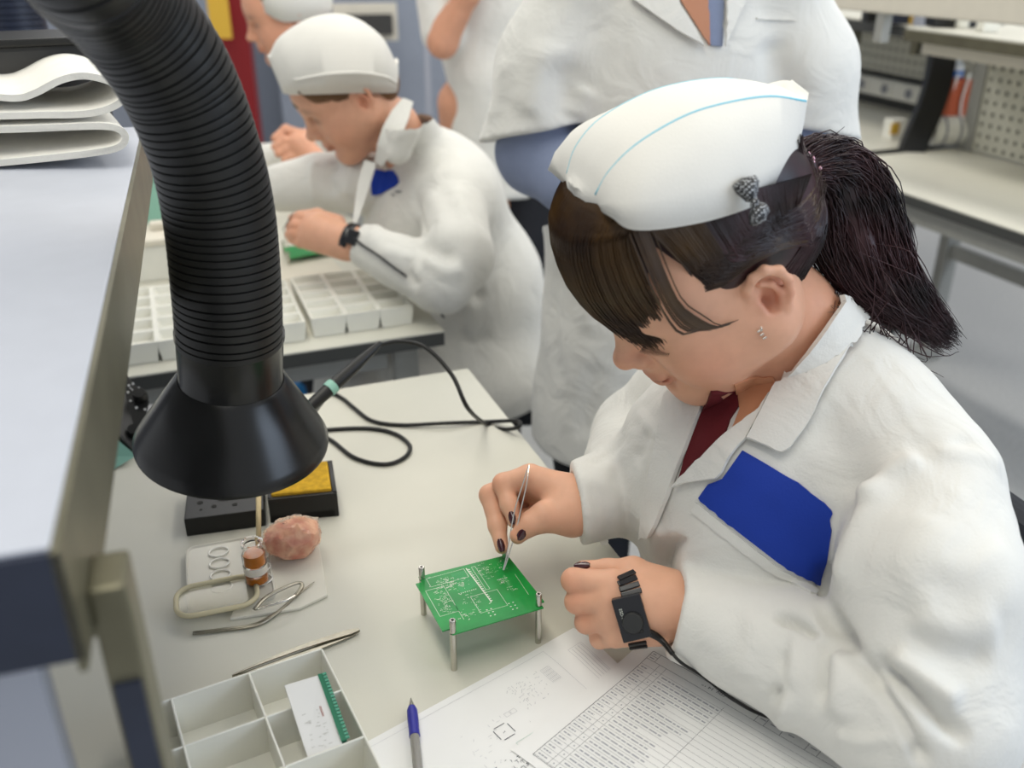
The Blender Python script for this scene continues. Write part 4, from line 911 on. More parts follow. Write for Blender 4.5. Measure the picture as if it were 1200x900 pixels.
# burgundy top, lapels, collar
sheetpatch([(858, 448), (880, 440), (908, 440), (914, 458), (892, 484), (874, 500), (852, 512), (866, 480)], SK_all1, .0008, .0012, 'shaded_neckline_skin', MT['skin_shaded'], body1)
sheetpatch([(832, 456), (868, 458), (869, 477), (858, 492), (852, 510), (822, 540), (793, 572), (805, 530)], SK_all1, .0015, .002, 'burgundy_top', MT['burgundy'], W1)
sheetpatch([(795, 451), (835, 460), (827, 480), (819, 501), (806, 536), (792, 573), (778, 608), (767, 630), (754, 632), (757, 600), (768, 540), (775, 498), (781, 466)], SK_c1, .005, .003, 'lapel', MT['coat'], coat1)
sheetpatch([(905, 462), (890, 482), (870.5, 496.5), (846, 516), (825, 537), (792, 573), (806, 569), (825, 566.5), (843, 564), (852, 555), (858, 540), (867, 528), (876, 519), (892, 492)], SK_c1, .007, .003, 'lapel', MT['coat'], coat1)
sheetpatch([(976, 357), (958, 381), (942, 402), (924, 430), (906, 460), (890, 490), (874.5, 519), (900, 529), (915, 534.5), (928, 528), (942, 507), (969, 459), (994, 417), (1004, 400), (1012, 375), (1000, 352), (985, 344)], SK_all1, .009, .0035, 'collar', MT['coat'], coat1)
bp = [(829, 566), (846, 560), (870, 526), (900, 543), (930, 561), (972, 592.5), (978, 602), (974.5, 610), (978, 621), (974, 648), (961, 689), (917, 664.5), (858, 619), (816.5, 584)]
badge = sheetpatch(bp, SK_c1, .0012, .0012, 'chest_badge', MT['badge'], coat1)
sheetpatch([(815, 586), (858, 621), (917, 667), (961, 692), (957, 700), (905, 673), (850, 632), (809, 598)], SK_c1, .001, .0014, 'pocket_edge', MT['coat'], coat1)
for u, w_ in ((707.5, 633),):
    p = SK_c1.at(u, w_, .001); r_ = CP-p; r_ /= np.linalg.norm(r_); MB().lathe([(.0048, 0), (.005, .0012), (.0035, .0014), (.003, .001)], p, r_, 18).build('cuff_button', MT['white_plastic'], coat1, smooth=True, auto=R(40))

sit_legs(W1, (.66, .745), .40, .10, 'black')
# ---- her cap
cs = [(.062, .028, .159), (.042, .033, .171), (.012, .036, .1755), (-.03, .036, .168), (-.065, .036, .153), (-.100, .034, .131), (-.128, .030, .103)]
cb = [(.066, .030, .148), (.066, .060, .153), (.062, .080, .146), (.035, .089, .129), (-.006, .089, .106), (-.052, .072, .081), (-.092, .040, .069)]
cs = cr(cs, 6); cb = cr(cb, 6); rings = []
for (x0, y0, z0), (x1, y1, z1), t in zip(cb, cs, np.linspace(0, 1, len(cs))):
    bl = .010*math.sin(math.pi*min(max(t, 0.0), 1))+.002; ring = []
    near = [((x0, y0, z0), 0), ((x0*.7+x1*.3, y0*.74+y1*.26, z0*.7+z1*.3), bl*.8), ((x0*.35+x1*.65, y0*.42+y1*.58, z0*.35+z1*.65), bl), ((x1, y1, z1), 0)]
    for (x, y, z), b in near: ring.append((x, y+b*.8, z+b*.4))
    ring += [(x1, y1*.5, z1+.0035), (x1, 0, z1+.005), (x1, -y1*.5, z1+.0035)]
    for (x, y, z), b in near[::-1]: ring.append((x, -y-b*.8, z+b*.4))
    rings.append([H1(*q) for q in ring])
def shrink(r_, k, sh): r_ = NA(r_); c = r_.mean(0); return c+(r_-c)*k+sh
def wedge(r_, H, k, sh):
    r_ = NA(r_); y = ((r_-H.O)@H.l)[:, None]; return r_-H.l*y*(1-k)+H.f*sh
mb = MB(); mb.loft([wedge(rings[0], H1, .02, .007), wedge(rings[0], H1, .6, .005)]+rings+[wedge(rings[-1], H1, .75, -.008), wedge(rings[-1], H1, .02, -.011)], closed=False)
cap1 = mb.build('cap', MT['cap'], W1, smooth=True, auto=R(40))
so = cap1.modifiers.new('thick', 'SOLIDIFY'); so.thickness = .0015; so.offset = -1
for i in (3, 7): MB().tube(np.array([r_[i] for r_ in rings])+H1.u*.0006+H1.l*(.0006 if i == 3 else -.0006), .0013, 6).build('piping', MT['piping'], cap1, smooth=True)
for i in (0, 10): MB().tube(np.array([r_[i] for r_ in rings]), .0013, 6).build('hem', MT['cap'], cap1, smooth=True)

# ---- her hair
Hs = SDF(); a_ = H1.ax; s_ = H1.s
Hs.ell(H1(-.012, 0, .062), NA((.104, .0835, .088))*s_, a_); Hs.ell(H1(-.050, 0, .010), NA((.062, .062, .066))*s_, a_, .03)
Hs.ell(H1(.078, 0, .080), NA((.032, .058, .052))*s_, a_, .02)
Hs.ell(H1(.004, .100, -.004), NA((.040, .030, .038))*s_, a_, .01, 1); Hs.ell(H1(.004, -.100, -.004), NA((.040, .030, .038))*s_, a_, .01, 1)
Hs.ell(H1(.068, .030, -.018), NA((.075, .11, .040))*s_, a_, .01, 1)
PT = [D(938, 196, .905), D(968, 190, .92), D(990, 226, .935), D(1006, 284, .945), D(1036, 334, .955), D(1078, 372, .965), D(1112, 402, .975)]
Hs.chain(PT, [.012, .014, .017, .018, .014, .006, .001], .01, .01)
v, F = sdf_mesh(Hs, (.33, .55, .93), (.80, .98, 1.36), .004)
hair1 = build('hair', v, F, MT['hair_black'], W1, smooth=True); SK_h = Skin(v, F)
def bez(pts, n=12):
    P = cr(pts, 6); s = np.linspace(0, len(P)-1, n); return np.stack([np.interp(s, np.arange(len(P)), P[:, i]) for i in range(3)], 1)
paths = []
for i in range(1500):                                         # fringe
    ph = R(rng.uniform(-78, 52)); lay = rng.uniform(0, 1); c, s = math.cos(ph), math.sin(ph)
    ln = rng.normal(0, .006)+(.008 if rng.random() < .2 else 0)
    tipz = .024-.030*max(s, 0)-.01*max(-s, 0)+ln*.8; sw = rng.normal(0, .03)
    q = [(.064*c, .070*s, .158-.014*(1-c)), (.086*c+.002, .082*s, .146-.012*(1-c)), (.098*c+.004+.006*lay, .086*s, .128), (.108*c+.004+.008*lay, .086*s, .088), (.108*c+.003+.008*lay, .081*math.sin(ph+sw*.5), .052), (.098*math.cos(ph+sw)+.006+.006*lay, .074*math.sin(ph+sw), tipz)]
    paths.append(bez([H1(*k) for k in q]))
for i in range(45):                                           # a stray lock falling to the temple
    t = rng.normal(0, .0045); e_ = rng.uniform(0, 1); q = [(.056+t, .078, .142), (.066+t, .089, .098), (.068+t, .087, .064), (.062+t*1.3, .0835, .036), (.050+t, .080, .017+t*.6), (.034+.006*e_+t, .079, .008+t*.5)]
    paths.append(bez([H1(*k) for k in q]))
fr_paths = paths; paths = []
for i in range(2200):                                         # side swept back to the tail
    t = rng.uniform(0, 1)**.9; y0 = rng.choice([1, 1, 1, -1]); x0 = .055-.14*t; sink = (1-t)
    e = H1(-.112+rng.normal(0, .003), y0*.012+rng.normal(0, .008), .036+rng.normal(0, .008))
    z0 = .142-.07*t; dip = rng.uniform(0, 1)**.7; w = max(0, 1-t*1.6)
    q = [H1(x0, y0*.080, z0+.006), H1(x0*.95, y0*.094, .100-.03*t-.015*dip), H1(x0*.55*w+(1-w)*(x0-.012)+.010*w*dip, y0*.094, .082-.044*dip*w-.012*t), H1(-.020-.035*t, y0*.092, .074-.032*dip-.01*t), H1(-.080, y0*.064, .050-.045*dip), e]
    q = [q[0]]+[SK_h.near(k, rng.uniform(.0003, .003)) for k in q[1:5]]+[q[5]]
    paths.append(bez(q))
for i in range(500):                                          # nape drawn up
    a = rng.uniform(0, 1); y0 = rng.choice([1, 1, -1]); y = y0*(.012+.060*a)
    q = [H1(-.030-.040*(1-a), y, -.060+.06*a+rng.normal(0, .006)), H1(-.062-.02*(1-a), y*.9, -.02+.04*a), H1(-.088, y*.6, .012+.01*a), H1(-.110, y*.2, .034)]
    q = [SK_h.near(k, rng.uniform(.0003, .002)) for k in q[:3]]+[q[3]]
    paths.append(bez(q))
for i in range(420):
    r_ = rng.uniform(0, 1); y = rng.uniform(-1, 1); paths.append(bez([H1(-.078-.03*r_, y*.045, .088), H1(-.104, y*.034, .066-.01*r_), H1(-.118, y*.02, .045+rng.normal(0, .006)), PT[0]+rng.normal(0, .007, 3), PT[1]+rng.normal(0, .012, 3)]))
tail = []
PTc = NA([D(932, 200, .90)]+PT)
for i in range(3600):
    r0_ = rng.uniform(0, 1)**.5*1.02; t0_ = rng.uniform(0, 6.28); a, b = r0_*math.cos(t0_), r0_*math.sin(t0_); ph = rng.uniform(0, 6.3); end = rng.uniform(.62, 1.0); q = []
    rad = [.008, .024, .034, .043, .046, .036, .022, .012]
    for j, (p, r_) in enumerate(zip(PTc, rad)):
        o = RT*a+UP*b*.75+FW*rng.normal(0, .3)*.6; q.append(p+o*r_+NA([math.sin(ph+j*1.1), math.cos(ph+j*1.3), math.sin(ph*2+j)])*.0055*min(1, j/3))
    n = 16; P = bez(q, n); k = np.linspace(0, (n-1)*end, n); tail.append(np.stack([np.interp(k, np.arange(n), P[:, c]) for c in range(3)], 1))
for i in range(60):                                           # loose ends over the shoulder
    p0 = PTc[5]+rng.normal(0, .015, 3); q = [PTc[4]+rng.normal(0, .012, 3), p0, D(rng.uniform(985, 1110), rng.uniform(345, 420), .96)]; tail.append(bez(q+[q[-1]+rng.normal(0, .012, 3)], 16))
tangle('fringe_strands', fr_paths, .00075, MT['hair_dark'], hair1)
tangle('temple_strands', [P for P in paths if (P[0]-H1.O)@H1.f > .012*H1.s], .00075, MT['hair_dark'], hair1)
tangle('swept_strands', [P for P in paths if (P[0]-H1.O)@H1.f <= .012*H1.s], .00075, MT['hair_black'], hair1)
tangle('ponytail_strands', tail, .00062, MT['hair_black'], hair1)
fly = []
for i in range(14): p = D(rng.uniform(975, 1000), rng.uniform(330, 350), .94); fly.append(bez([p, p+NA((.0, 0, -.015))+rng.normal(0, .006, 3), SK_all1.at(rng.uniform(955, 1015), rng.uniform(352, 400), .012)], 10))
tangle('wispy_strands', fly, .0004, MT['hair_black'], hair1)
lash = []
for y in (1, -1):
    for i in range(22):
        t = i/21; b = H1(.0945-.013*t**1.5, y*(.022+.024*t), .0045-.001*t); tip = b+H1.s*(H1.f*(.010-.002*t)+H1.l*y*(.001+.007*t)-H1.u*(.006-.002*t)); m = (b+tip)/2-H1.u*.0025
        lash.append(bez([b, m, tip], 8))
tangle('eyelashes', lash, .0004, MT['hair_black'], W1, taper=.15)
# scrunchie with beads, bow clip, earring
scr = MB(); rc_ = PTc[1]*.75+PTc[0]*.25; ax_ = PTc[1]-PTc[0]+H1.u*.002; ax_ /= np.linalg.norm(ax_)
scr.lathe([(.010, -.009), (.017, -.006), (.019, 0), (.017, .006), (.010, .009)], rc_, ax_, 24); scr = scr.build('hair_band', MT['hair_black'], hair1, smooth=True)
bead = mat('pink_bead', 'd9a6b4', .2, coat=.5); e_ = np.cross(ax_, (0, 0, 1)); e_ /= np.linalg.norm(e_); g_ = np.cross(ax_, e_)
for i in range(24):
    t = rng.uniform(0, 6.28); p = rc_+(e_*math.cos(t)+g_*math.sin(t))*.0195+ax_*rng.uniform(-.007, .007); MB().lathe([(.0003, -.0022), (.0022, 0), (.0003, .0022)], p, (0, 0, 1), 8).build('bead', bead, scr, smooth=True)
bow_m = bpy.data.materials.new('dotted_ribbon'); bow_m.use_nodes = True; nt = bow_m.node_tree
vo = nt.nodes.new('ShaderNodeTexVoronoi'); vo.inputs['Scale'].default_value = 480; vo.inputs['Randomness'].default_value = .15; tc = nt.nodes.new('ShaderNodeTexCoord'); nt.links.new(tc.outputs['Object'], vo.inputs['Vector'])
rp = nt.nodes.new('ShaderNodeValToRGB'); rp.color_ramp.elements[0].color = (.75, .78, .8, 1); rp.color_ramp.elements[1].color = (.012, .012, .014, 1); rp.color_ramp.elements[0].position = .28; rp.color_ramp.elements[1].position = .36
nt.links.new(vo.outputs['Distance'], rp.inputs[0]); nt.links.new(rp.outputs[0], nt.nodes['Principled BSDF'].inputs['Base Color'])
kp = D(884, 238, .765)
bow = MB().lathe([(.0005, -.004), (.0035, -.003), (.0035, .003), (.0005, .004)], kp, UP, 12).build('bow_clip', bow_m, W1, smooth=True)
for px in ([(884, 236), (876, 235), (862, 222), (859, 217), (868, 209), (885, 205), (890, 212), (888, 228)], [(884, 238), (880, 248), (880, 262), (888, 264), (898, 258), (902, 246), (898, 238), (888, 236)]):
    c_ = NA(px, float).mean(0); rim = [D(u, w_, .767) for u, w_ in px]; rim2 = [D(c_[0]+(u-c_[0])*.6, c_[1]+(w_-c_[1])*.6, .762) for u, w_ in px]; rim3 = [p+FW*.006 for p in rim]
    MB().loft([rim3, rim, rim2]).build('bow_loop', bow_m, bow, smooth=True)
ea = D(893, 391, .818)
er = MB().tube([ea+UP*.006-RT*.001, ea+UP*.002], .0008, 6).build('earring', MT['chrome'], W1, smooth=True)
for k in range(3):
    p = SK_all1.at(889+3.2*k, 387+4*k, .0018, ) ; MB().box(p, (.0042, .0016, .0014), axes=[(RT*.8+UP*.5), np.cross(FW, RT*.8+UP*.5), FW]).build('stone', MT['chrome'], er, bevel=.0003)
# fingernails
def nail(u, w_, d, du, dv, L, wd):
    p = SK_all1.at(u, w_, .0006); n = p-SK_all1.at(u, w_, -.003); n /= np.linalg.norm(n); t = D(u+du, w_+dv, d)-D(u, w_, d); t -= n*np.dot(t, n); t /= np.linalg.norm(t); b = np.cross(n, t); rg = []
    for k in np.linspace(-1, 1, 7): 
        wv = wd*math.sqrt(max(0.02, 1-k*k*.75)); rg.append([p+t*k*L+b*x*wv-n*(.0016*x*x)-n*.0010 for x in np.linspace(-1, 1, 5)]+[p+t*k*L+b*x*wv-n*(.0016*x*x)+n*.0008 for x in np.linspace(1, -1, 5)])
    MB().loft(rg).build('fingernail', MT['nail'], body1, smooth=True, auto=R(60))
nail(682, 662.5, .99, -10, -1, .0085, .0045)
nail(600, 607, 1.06, 3, 9, .0075, .0042); nail(587, 639, 1.062, 2, 8, .0075, .0042); nail(611, 627, 1.045, -4, 7, .0065, .0048)

# ---- earthing strap on the near hand
strap = bpy.data.objects.new('wrist_strap', None); COL.objects.link(strap); 
MT['strap'] = mat('black_strap', '17181c', .3, spec=.6); MT['strap_dull'] = mat('black_dull_strap', '2b2c2c', .55)
def onhand(u, w_, off=0.0):
    p = SK_all1.at(u, w_, off); n = p-SK_all1.at(u, w_, off-.004); n /= np.linalg.norm(n); return p, n
wx = thing('earthing_strap', onhand(741, 722)[0], 'black earthing strap with metal links and snap module on her near hand', 'strap')
bpy.data.objects.remove(strap)
ctr = [(731, 675), (732, 681), (734.5, 688), (737, 695)]
mdir = D(752, 756, .95)-D(733, 690, .95); mdir /= np.linalg.norm(mdir)
vd = -FW
mp, mn_ = onhand(741, 722, .004); mn_ = mn_*.5+vd*.5; mn_ /= np.linalg.norm(mn_); tx_ = mdir-mn_*np.dot(mdir, mn_); tx_ /= np.linalg.norm(tx_); ty_ = np.cross(mn_, tx_)
for u, w_ in ctr:
    p, n = onhand(u+3, w_, .0015); t = mdir-n*np.dot(mdir, n); t /= np.linalg.norm(t); MB().box(p, (.0056, .021, .0026), axes=[t, np.cross(n, t), n]).build('band_link', MT['strap'], wx, bevel=.0009)
for u, w_ in [(747, 753), (748, 757), (749, 761), (750, 765)]:
    p, n = onhand(u, w_, .0015); t = mdir-n*np.dot(mdir, n); t /= np.linalg.norm(t); MB().box(p, (.0030, .019, .003), axes=[t, np.cross(n, t), n]).build('band_link', MT['strap_dull'], wx, bevel=.0006)
MB().box(mp, (.044, .029, .009), axes=[tx_, ty_, mn_]).build('snap_module', MT['strap'], wx, bevel=.0012)
MB().lathe([(.0105, 0), (.0105, .003), (.0095, .0045), (.002, .005)], mp+mn_*.0042+tx_*.004, mn_, 24).build('snap_cap', MT['strap_dull'], wx, smooth=True, auto=R(40))
rdir = D(760, 740, .95)-D(741, 722, .95); rdir /= np.linalg.norm(rdir)
cs_ = mp+mn_*.004+tx_*.009
cord = cr([cs_, D(764, 743, .925), D(777, 752, .925), SK_all1.at(800, 770, .006), D(826, 794, .912), D(848, 812, .902), D(866, 824, .895), Z(884, 834, .770), Z(905, 842, .765), Z(935, 852, .760), Z(975, 872, .758), Z(1010, 905, .756)], 8)
MB().tube(cord[:22], np.interp(np.arange(22), [0, 8, 21], [.0042, .0040, .0026]), 10).build('strain_relief', MT['black'], wx, smooth=True)
MB().tube(cord[14:], .0017, 8).build('coiled_cord', MT['black'], wx, smooth=True)
SG = 1.0 if np.dot(ty_, RT) < 0 else -1.0
lt = text('ESD-1M', mp+mn_*.0048-tx_*.012+ty_*.0095*SG, tx_, -ty_*SG, .0042, MT['pad'], wx, 'module_text')
# ---- tweezers in her far hand
tw = thing('tweezers', Z(590, 668, .803), 'thin steel tweezers held upright in her far hand, tip on the board', 'tweezers')
for L in ([(619.5, 545, 1.050), (613, 566, 1.050), (604, 594, 1.050), (599, 620, 1.049), (594, 650, 1.048), (589.5, 668, 1.047)], [(620, 545, 1.046), (617, 568, 1.042), (610, 598, 1.040), (605, 620, 1.042), (597, 648, 1.045), (590.5, 668, 1.0465)]):
    P = cr(DD(L), 5); ribbon(MB(), P, np.interp(np.linspace(0, 1, len(P)), [0, .1, .5, .8, 1], [.0025, .0055, .0065, .0040, .0010]), .0012, up=RT).build('blade', MT['chrome'], tw)

# ================================================================ the other people
def HPx(H, u, w_, c):
    r = ray(u, w_); t = (c*H.s-(CP-H.O)@H.l)/(r@H.l); p = CP+r*t; q = (H.ax@(p-H.O))/H.s; return (q[0], q[1], q[2])
def cap_loft(H, cb, cs, parent, name='cap', fold=None, top=.004, puff=.016):
    cs, cb = cr(cs, 5), cr(cb, 5); rings = []
    for (x0, y0, z0), (x1, y1, z1), t in zip(cb, cs, np.linspace(0, 1, len(cs))):
        bl = puff*math.sin(math.pi*t)+.002; half = [(x0, y0, z0), (x0*.7+x1*.3, y0*.78+y1*.22+bl, z0*.7+z1*.3), (x0*.35+x1*.65, y0*.46+y1*.54+bl, z0*.35+z1*.65+bl*.3), (x1, y1, z1)]
        rings.append([H(*q) for q in half+[(x1, 0, z1+top)]+[(x, -y, z) for x, y, z in half[::-1]]])
    mb = MB(); mb.loft([wedge(rings[0], H, .02, .007), wedge(rings[0], H, .6, .005)]+rings+[wedge(rings[-1], H, .6, -.007), wedge(rings[-1], H, .02, -.010)], closed=False)
    o = mb.build(name, MT['cap'], parent, smooth=True, auto=R(45)); so = o.modifiers.new('thick', 'SOLIDIFY'); so.thickness = .002; so.offset = -1
    for i in (0, 8): MB().tube(np.array([r_[i] for r_ in rings]), .0022, 6).build('hem', MT['cap'], o, smooth=True)
    return o, rings
def hair_cap(H, parent, m, n=700, tail=None, low=.0, cut=(.090, -.012, .050), fx=0, front=.06, seed=1):
    r = np.random.default_rng(seed); S = SDF(); a, s = H.ax, H.s
    S.ell(H(-.012+fx, 0, .040+fx*.6), NA((.101+fx*.6, .0815, .068))*s, a); S.ell(H(-.050, 0, .010+low), NA((.058, .058, .062))*s, a, .03)
    S.ell(H(.004, .100, -.006), NA((.038, .030, .038))*s, a, .01, 1); S.ell(H(.004, -.100, -.006), NA((.038, .030, .038))*s, a, .01, 1)
    S.ell(H(cut[0], 0, cut[1]), NA((.080, .12, cut[2]))*s, a, .01, 1)
    v, F = sdf_mesh(S, H.O-.2, H.O+.2, .005); o = build('hair', v, F, m, parent, smooth=True); sk = Skin(v, F); paths = []
    for i in range(n):
        t = r.uniform(0, 1); y = r.choice([1, 1, -1]); x0 = front-.15*t
        q = [H(x0, y*.074, .085-.02*t), H(x0-.015, y*.086, .065-.03*r.random()), H(x0*.4-.045, y*.078, .05-.05*r.random()), H(-.09, y*.04, .02-.04*r.random())]
        P = cr([q[0]]+[sk.near(k, r.uniform(.0003, .002)) for k in q[1:]], 4); paths.append(P)
    tangle('hair_strands', paths, .0010, m, o); return o
def face_paint(o, v, H, base, extra=()):
    sp = [(H(.06, y*.05, -.028), .03, 'cf8f74', .5) for y in (-1, 1)]+[(H(.100, 0, -.052), NA((.016, .024, .009)), 'b3685a', .7), (H(.090, .035, .012), NA((.016, .02, .007)), '5a4034', .55), (H(.090, -.035, .012), NA((.016, .02, .007)), '5a4034', .55), (H(.092, .036, .036), NA((.022, .022, .006)), '7a5a48', .6), (H(.092, -.036, .036), NA((.022, .022, .006)), '7a5a48', .6), (H(-.012, .083, .004), .018, 'd07a5e', .4)]+list(extra); paint(o, v, base, sp)

# ---- second woman, at the bench behind
W2 = thing('person', (.60, 1.93, 0), 'seated woman with light brown hair in a plain white cap, at the second bench', 'person')
H2 = Frame((.405, 1.954, 1.132), 2.4, 29.8, 0, .986)
S = SDF(); head_ops(S, H2, 1.08); ear_ops(S, H2, 1); ear_ops(S, H2, -1)
S.chain([H2(-.012, 0, -.02), H2(-.035, 0, -.09), NA((.535, 1.95, 1.0)), NA((.56, 1.95, .92))], [.052, .05, .055, .09], .03, .03)
S.chain([NA((.56, 1.95, .95)), NA((.585, 1.95, .75)), NA((.60, 1.93, .52))], [.08, .10, .12], .04, .04)
aN = [NA((.55, 1.80, .94)), D(522, 322, 1.80), D(412, 283, 1.84)]; aF = [NA((.53, 2.09, .94)), D(415, 222, 2.02), D(318, 225, 2.06)]
for a in (aN, aF): S.cap((.555, 1.95, .95), a[0], .07, .045, .04); S.chain(a, [.045, .040, .027], .03, .02)
S.cap(D(412, 283, 1.84), D(372, 268, 1.85), .027, .032, .02); S.cap(D(405, 290, 1.845), D(365, 278, 1.85), .025, .026, .02)
for L, rs in (([(378, 262, 1.85), (352, 254, 1.86), (343, 256, 1.87)], [.016, .011, .009]), ([(374, 268, 1.845), (347, 264, 1.855), (340, 266, 1.87)], [.016, .011, .009]), ([(370, 276, 1.845), (346, 274, 1.855), (339, 275, 1.87)], [.015, .0105, .009]), ([(372, 285, 1.85), (352, 284, 1.855), (342, 281, 1.87)], [.014, .010, .008])): S.chain(DD(L), rs, .004, .006)
S.chain(DD([(395, 262, 1.86), (372, 252, 1.875), (350, 252, 1.885)]), [.018, .013, .009], .01, .006)
S.cap(D(318, 225, 2.06), D(296, 232, 2.06), .028, .03, .02)
for k in range(4): S.chain(DD([(298, 226+5*k, 2.06), (282, 232+5*k, 2.05), (280, 244+4*k, 2.04)]), [.015, .011, .009], .004, .006)
v, F = sdf_mesh(S, (.12, 1.56, .40), (.72, 2.18, 1.34), .0034)
b2 = build('body', v, F, MT['skin'], W2, smooth=True); face_paint(b2, v, H2, 'dba78b', [(D(346, 268, 1.855), .03, 'cf8a6b', .4)])
C = SDF()
C.chain([NA((.65, 1.92, .50)), NA((.635, 1.92, .72)), NA((.57, 1.94, .92))], [.175, .155, .115], .06, .05)
C.ell((.565, 1.94, .85), (.125, .175, .16), k=.06); C.ell((.60, 1.93, .93), (.09, .17, .10), k=.06); C.ell((.485, 1.90, .83), (.07, .08, .09), k=.05); C.ell((.485, 1.99, .83), (.07, .08, .09), k=.05)
C.cap((.57, 1.95, .98), D(474, 134, 1.88), .06, .042, .04); C.chain([D(481, 128, 1.85), D(472, 152, 1.845), D(466, 175, 1.86)], [.028, .030, .03], .02, .02)
C.cap((.57, 1.94, .975), (.565, 1.82, .945), .052, .064, .05); C.cap((.57, 1.94, .975), (.545, 2.07, .945), .052, .064, .05)
C.chain([NA((.565, 1.80, .94)), D(536, 300, 1.81), D(518, 325, 1.80)], [.068, .070, .066], .012, .010); C.chain([D(518, 325, 1.80), D(465, 306, 1.82), D(417, 284, 1.84)], [.064, .052, .042], .015, .008)
C.chain([NA((.545, 2.08, .94)), D(425, 215, 2.02)], [.066, .064], .012, .01); C.chain([D(425, 215, 2.02), D(375, 214, 2.05), D(330, 220, 2.06)], [.064, .062, .052], .015, .01)
C.chain([NA((.60, 1.85, .50)), NA((.38, 1.83, .50)), NA((.36, 1.83, .35))], [.12, .095, .10], .06); C.chain([NA((.60, 2.02, .50)), NA((.38, 2.03, .50)), NA((.36, 2.03, .35))], [.12, .095, .10], .06)
C.chain([NA((.62, 1.85, .5)), NA((.63, 1.84, .34))], [.15, .12], .06)
C.cyl((.72, 1.95, .468), (0, 0, -1), .3, .28)
n = D(372, 270, 1.85)-D(412, 283, 1.84); n /= np.linalg.norm(n); C.cyl(D(419, 285, 1.84), n, .06, .075, .002)
v, F = sdf_mesh(C, (.16, 1.46, .24), (.86, 2.24, 1.06), .006)
v = smooth(v, F, 2); v = wrinkle(v, F, .0035, 30, 8)
v = apply_folds(v, F, [([(486, 215), (492, 250), (500, 280)], -.007, .012), ([(500, 220), (520, 260), (520, 300)], .006, .02), ([(525, 210), (545, 250), (560, 300)], .006, .018), ([(535, 290), (520, 300), (490, 285)], -.012, .014), ([(545, 310), (525, 318), (495, 300)], .010, .014), ([(480, 300), (482, 325), (490, 340)], -.008, .012), ([(440, 295), (470, 300), (500, 330)], .006, .014), ([(540, 340), (560, 345), (585, 335)], -.010, .014), ([(520, 355), (550, 360), (580, 352)], .008, .016), ([(500, 350), (510, 380), (505, 420)], .006, .014), ([(535, 380), (550, 400), (580, 390)], -.008, .012), ([(400, 190), (385, 210), (395, 230)], -.010, .012), ([(375, 185), (365, 205), (372, 240)], .008, .012), ([(415, 180), (410, 205), (405, 235)], .008, .014), ([(455, 235), (440, 270), (436, 300)], .006, .014)])
c2 = build('coat', v, F, MT['coat'], W2, smooth=True); sk2 = Skin(v, F, 1.88)
def patch2(px, off, th, name, m, par): return sheetpatch(px, sk2, off, th, name, m, par)
def lapel_ribbon(px, w, name):
    P = []
    for u, w_ in px:
        p = sk2.at(u, w_, 0); dd = min(max((p-CP)@FW, 1.74), 1.88)-.012; P.append(D(u, w_, dd))
    P = smooth_line(P); Q = cr(P, 5); ribbon(MB(), Q, np.interp(np.linspace(0, 1, len(Q)), np.linspace(0, 1, len(w)), w), .006, up=-FW).build(name, MT['coat'], c2, smooth=True, auto=R(50))
def smooth_line(P):
    P = NA(P)
    for _ in range(2): P[1:-1] = (P[:-2]+2*P[1:-1]+P[2:])/4
    return P
lapel_ribbon([(478, 118), (469, 132), (460, 154), (451, 174), (444, 192)], [.022, .036, .040, .034, .016], 'collar')
lapel_ribbon([(434, 190), (427, 212), (421, 236), (416, 262)], [.024, .024, .018, .008], 'lapel')
badge2 = patch2([(434, 201), (438, 199), (450, 200), (463, 199), (468, 206), (469, 214), (465, 220), (457, 224), (449, 229), (441, 231), (434, 230)], .002, .002, 'chest_badge', MT['badge'], c2)
for px in ([(462, 224), (467, 223), (472, 224), (472, 226), (464, 227)], [(458, 227), (464, 228), (464, 230), (459, 229)]): patch2(px, .002, .0012, 'badge_mark', MT['print_dark'], badge2)
cb = [HPx(H2, *q) for q in ((339, 110, .045), (352, 110, .07), (385, 109, .088), (420, 108, .088), (450, 108, .07), (464, 107, .04))]
cs = [HPx(H2, *q) for q in ((320, 67, .022), (333, 47, .03), (370, 25, .032), (410, 22, .032), (445, 42, .03), (464, 76, .025))]
cap2, rg2 = cap_loft(H2, cb, cs, W2, puff=.034)
MB().tube([NA(r_[1])+H2.l*.002 for r_ in rg2[4:]], .0035, 6).build('fold_edge', MT['cap'], cap2, smooth=True)
hair_cap(H2, W2, MT['hair_brown'], 900, seed=3, front=.09, fx=.014, cut=(.112, -.042, .085))
# strap on her wrist
st2 = thing('wrist_band', D(412, 283, 1.84), 'black wrist band with a thin cord on the second woman', 'strap')
n = D(412, 283, 1.84)-D(372, 268, 1.85); n /= np.linalg.norm(n)
MB().lathe([(.034, -.009), (.036, -.007), (.036, .007), (.034, .009)], D(410, 282, 1.842), n, 28, cap=False).build('band', MT['strap'], st2, smooth=True)
MB().box(D(413, 278, 1.80), (.030, .022, .012), axes=[np.cross(n, FW), n, -FW]).build('snap_module', MT['strap'], st2, bevel=.002)
MB().tube(cr([D(415, 279, 1.795), sk2.at(427, 288, .006), sk2.at(445, 299, .006), sk2.at(462, 312, .006), sk2.at(475, 322, .006), D(482, 330, 1.80), D(500, 345, 1.79), D(520, 372, 1.85)], 6), .0026, 6).build('cord', MT['strap'], st2, smooth=True)

sit_legs(W2, (.64, 1.94), .36, .10, 'blue_cover')
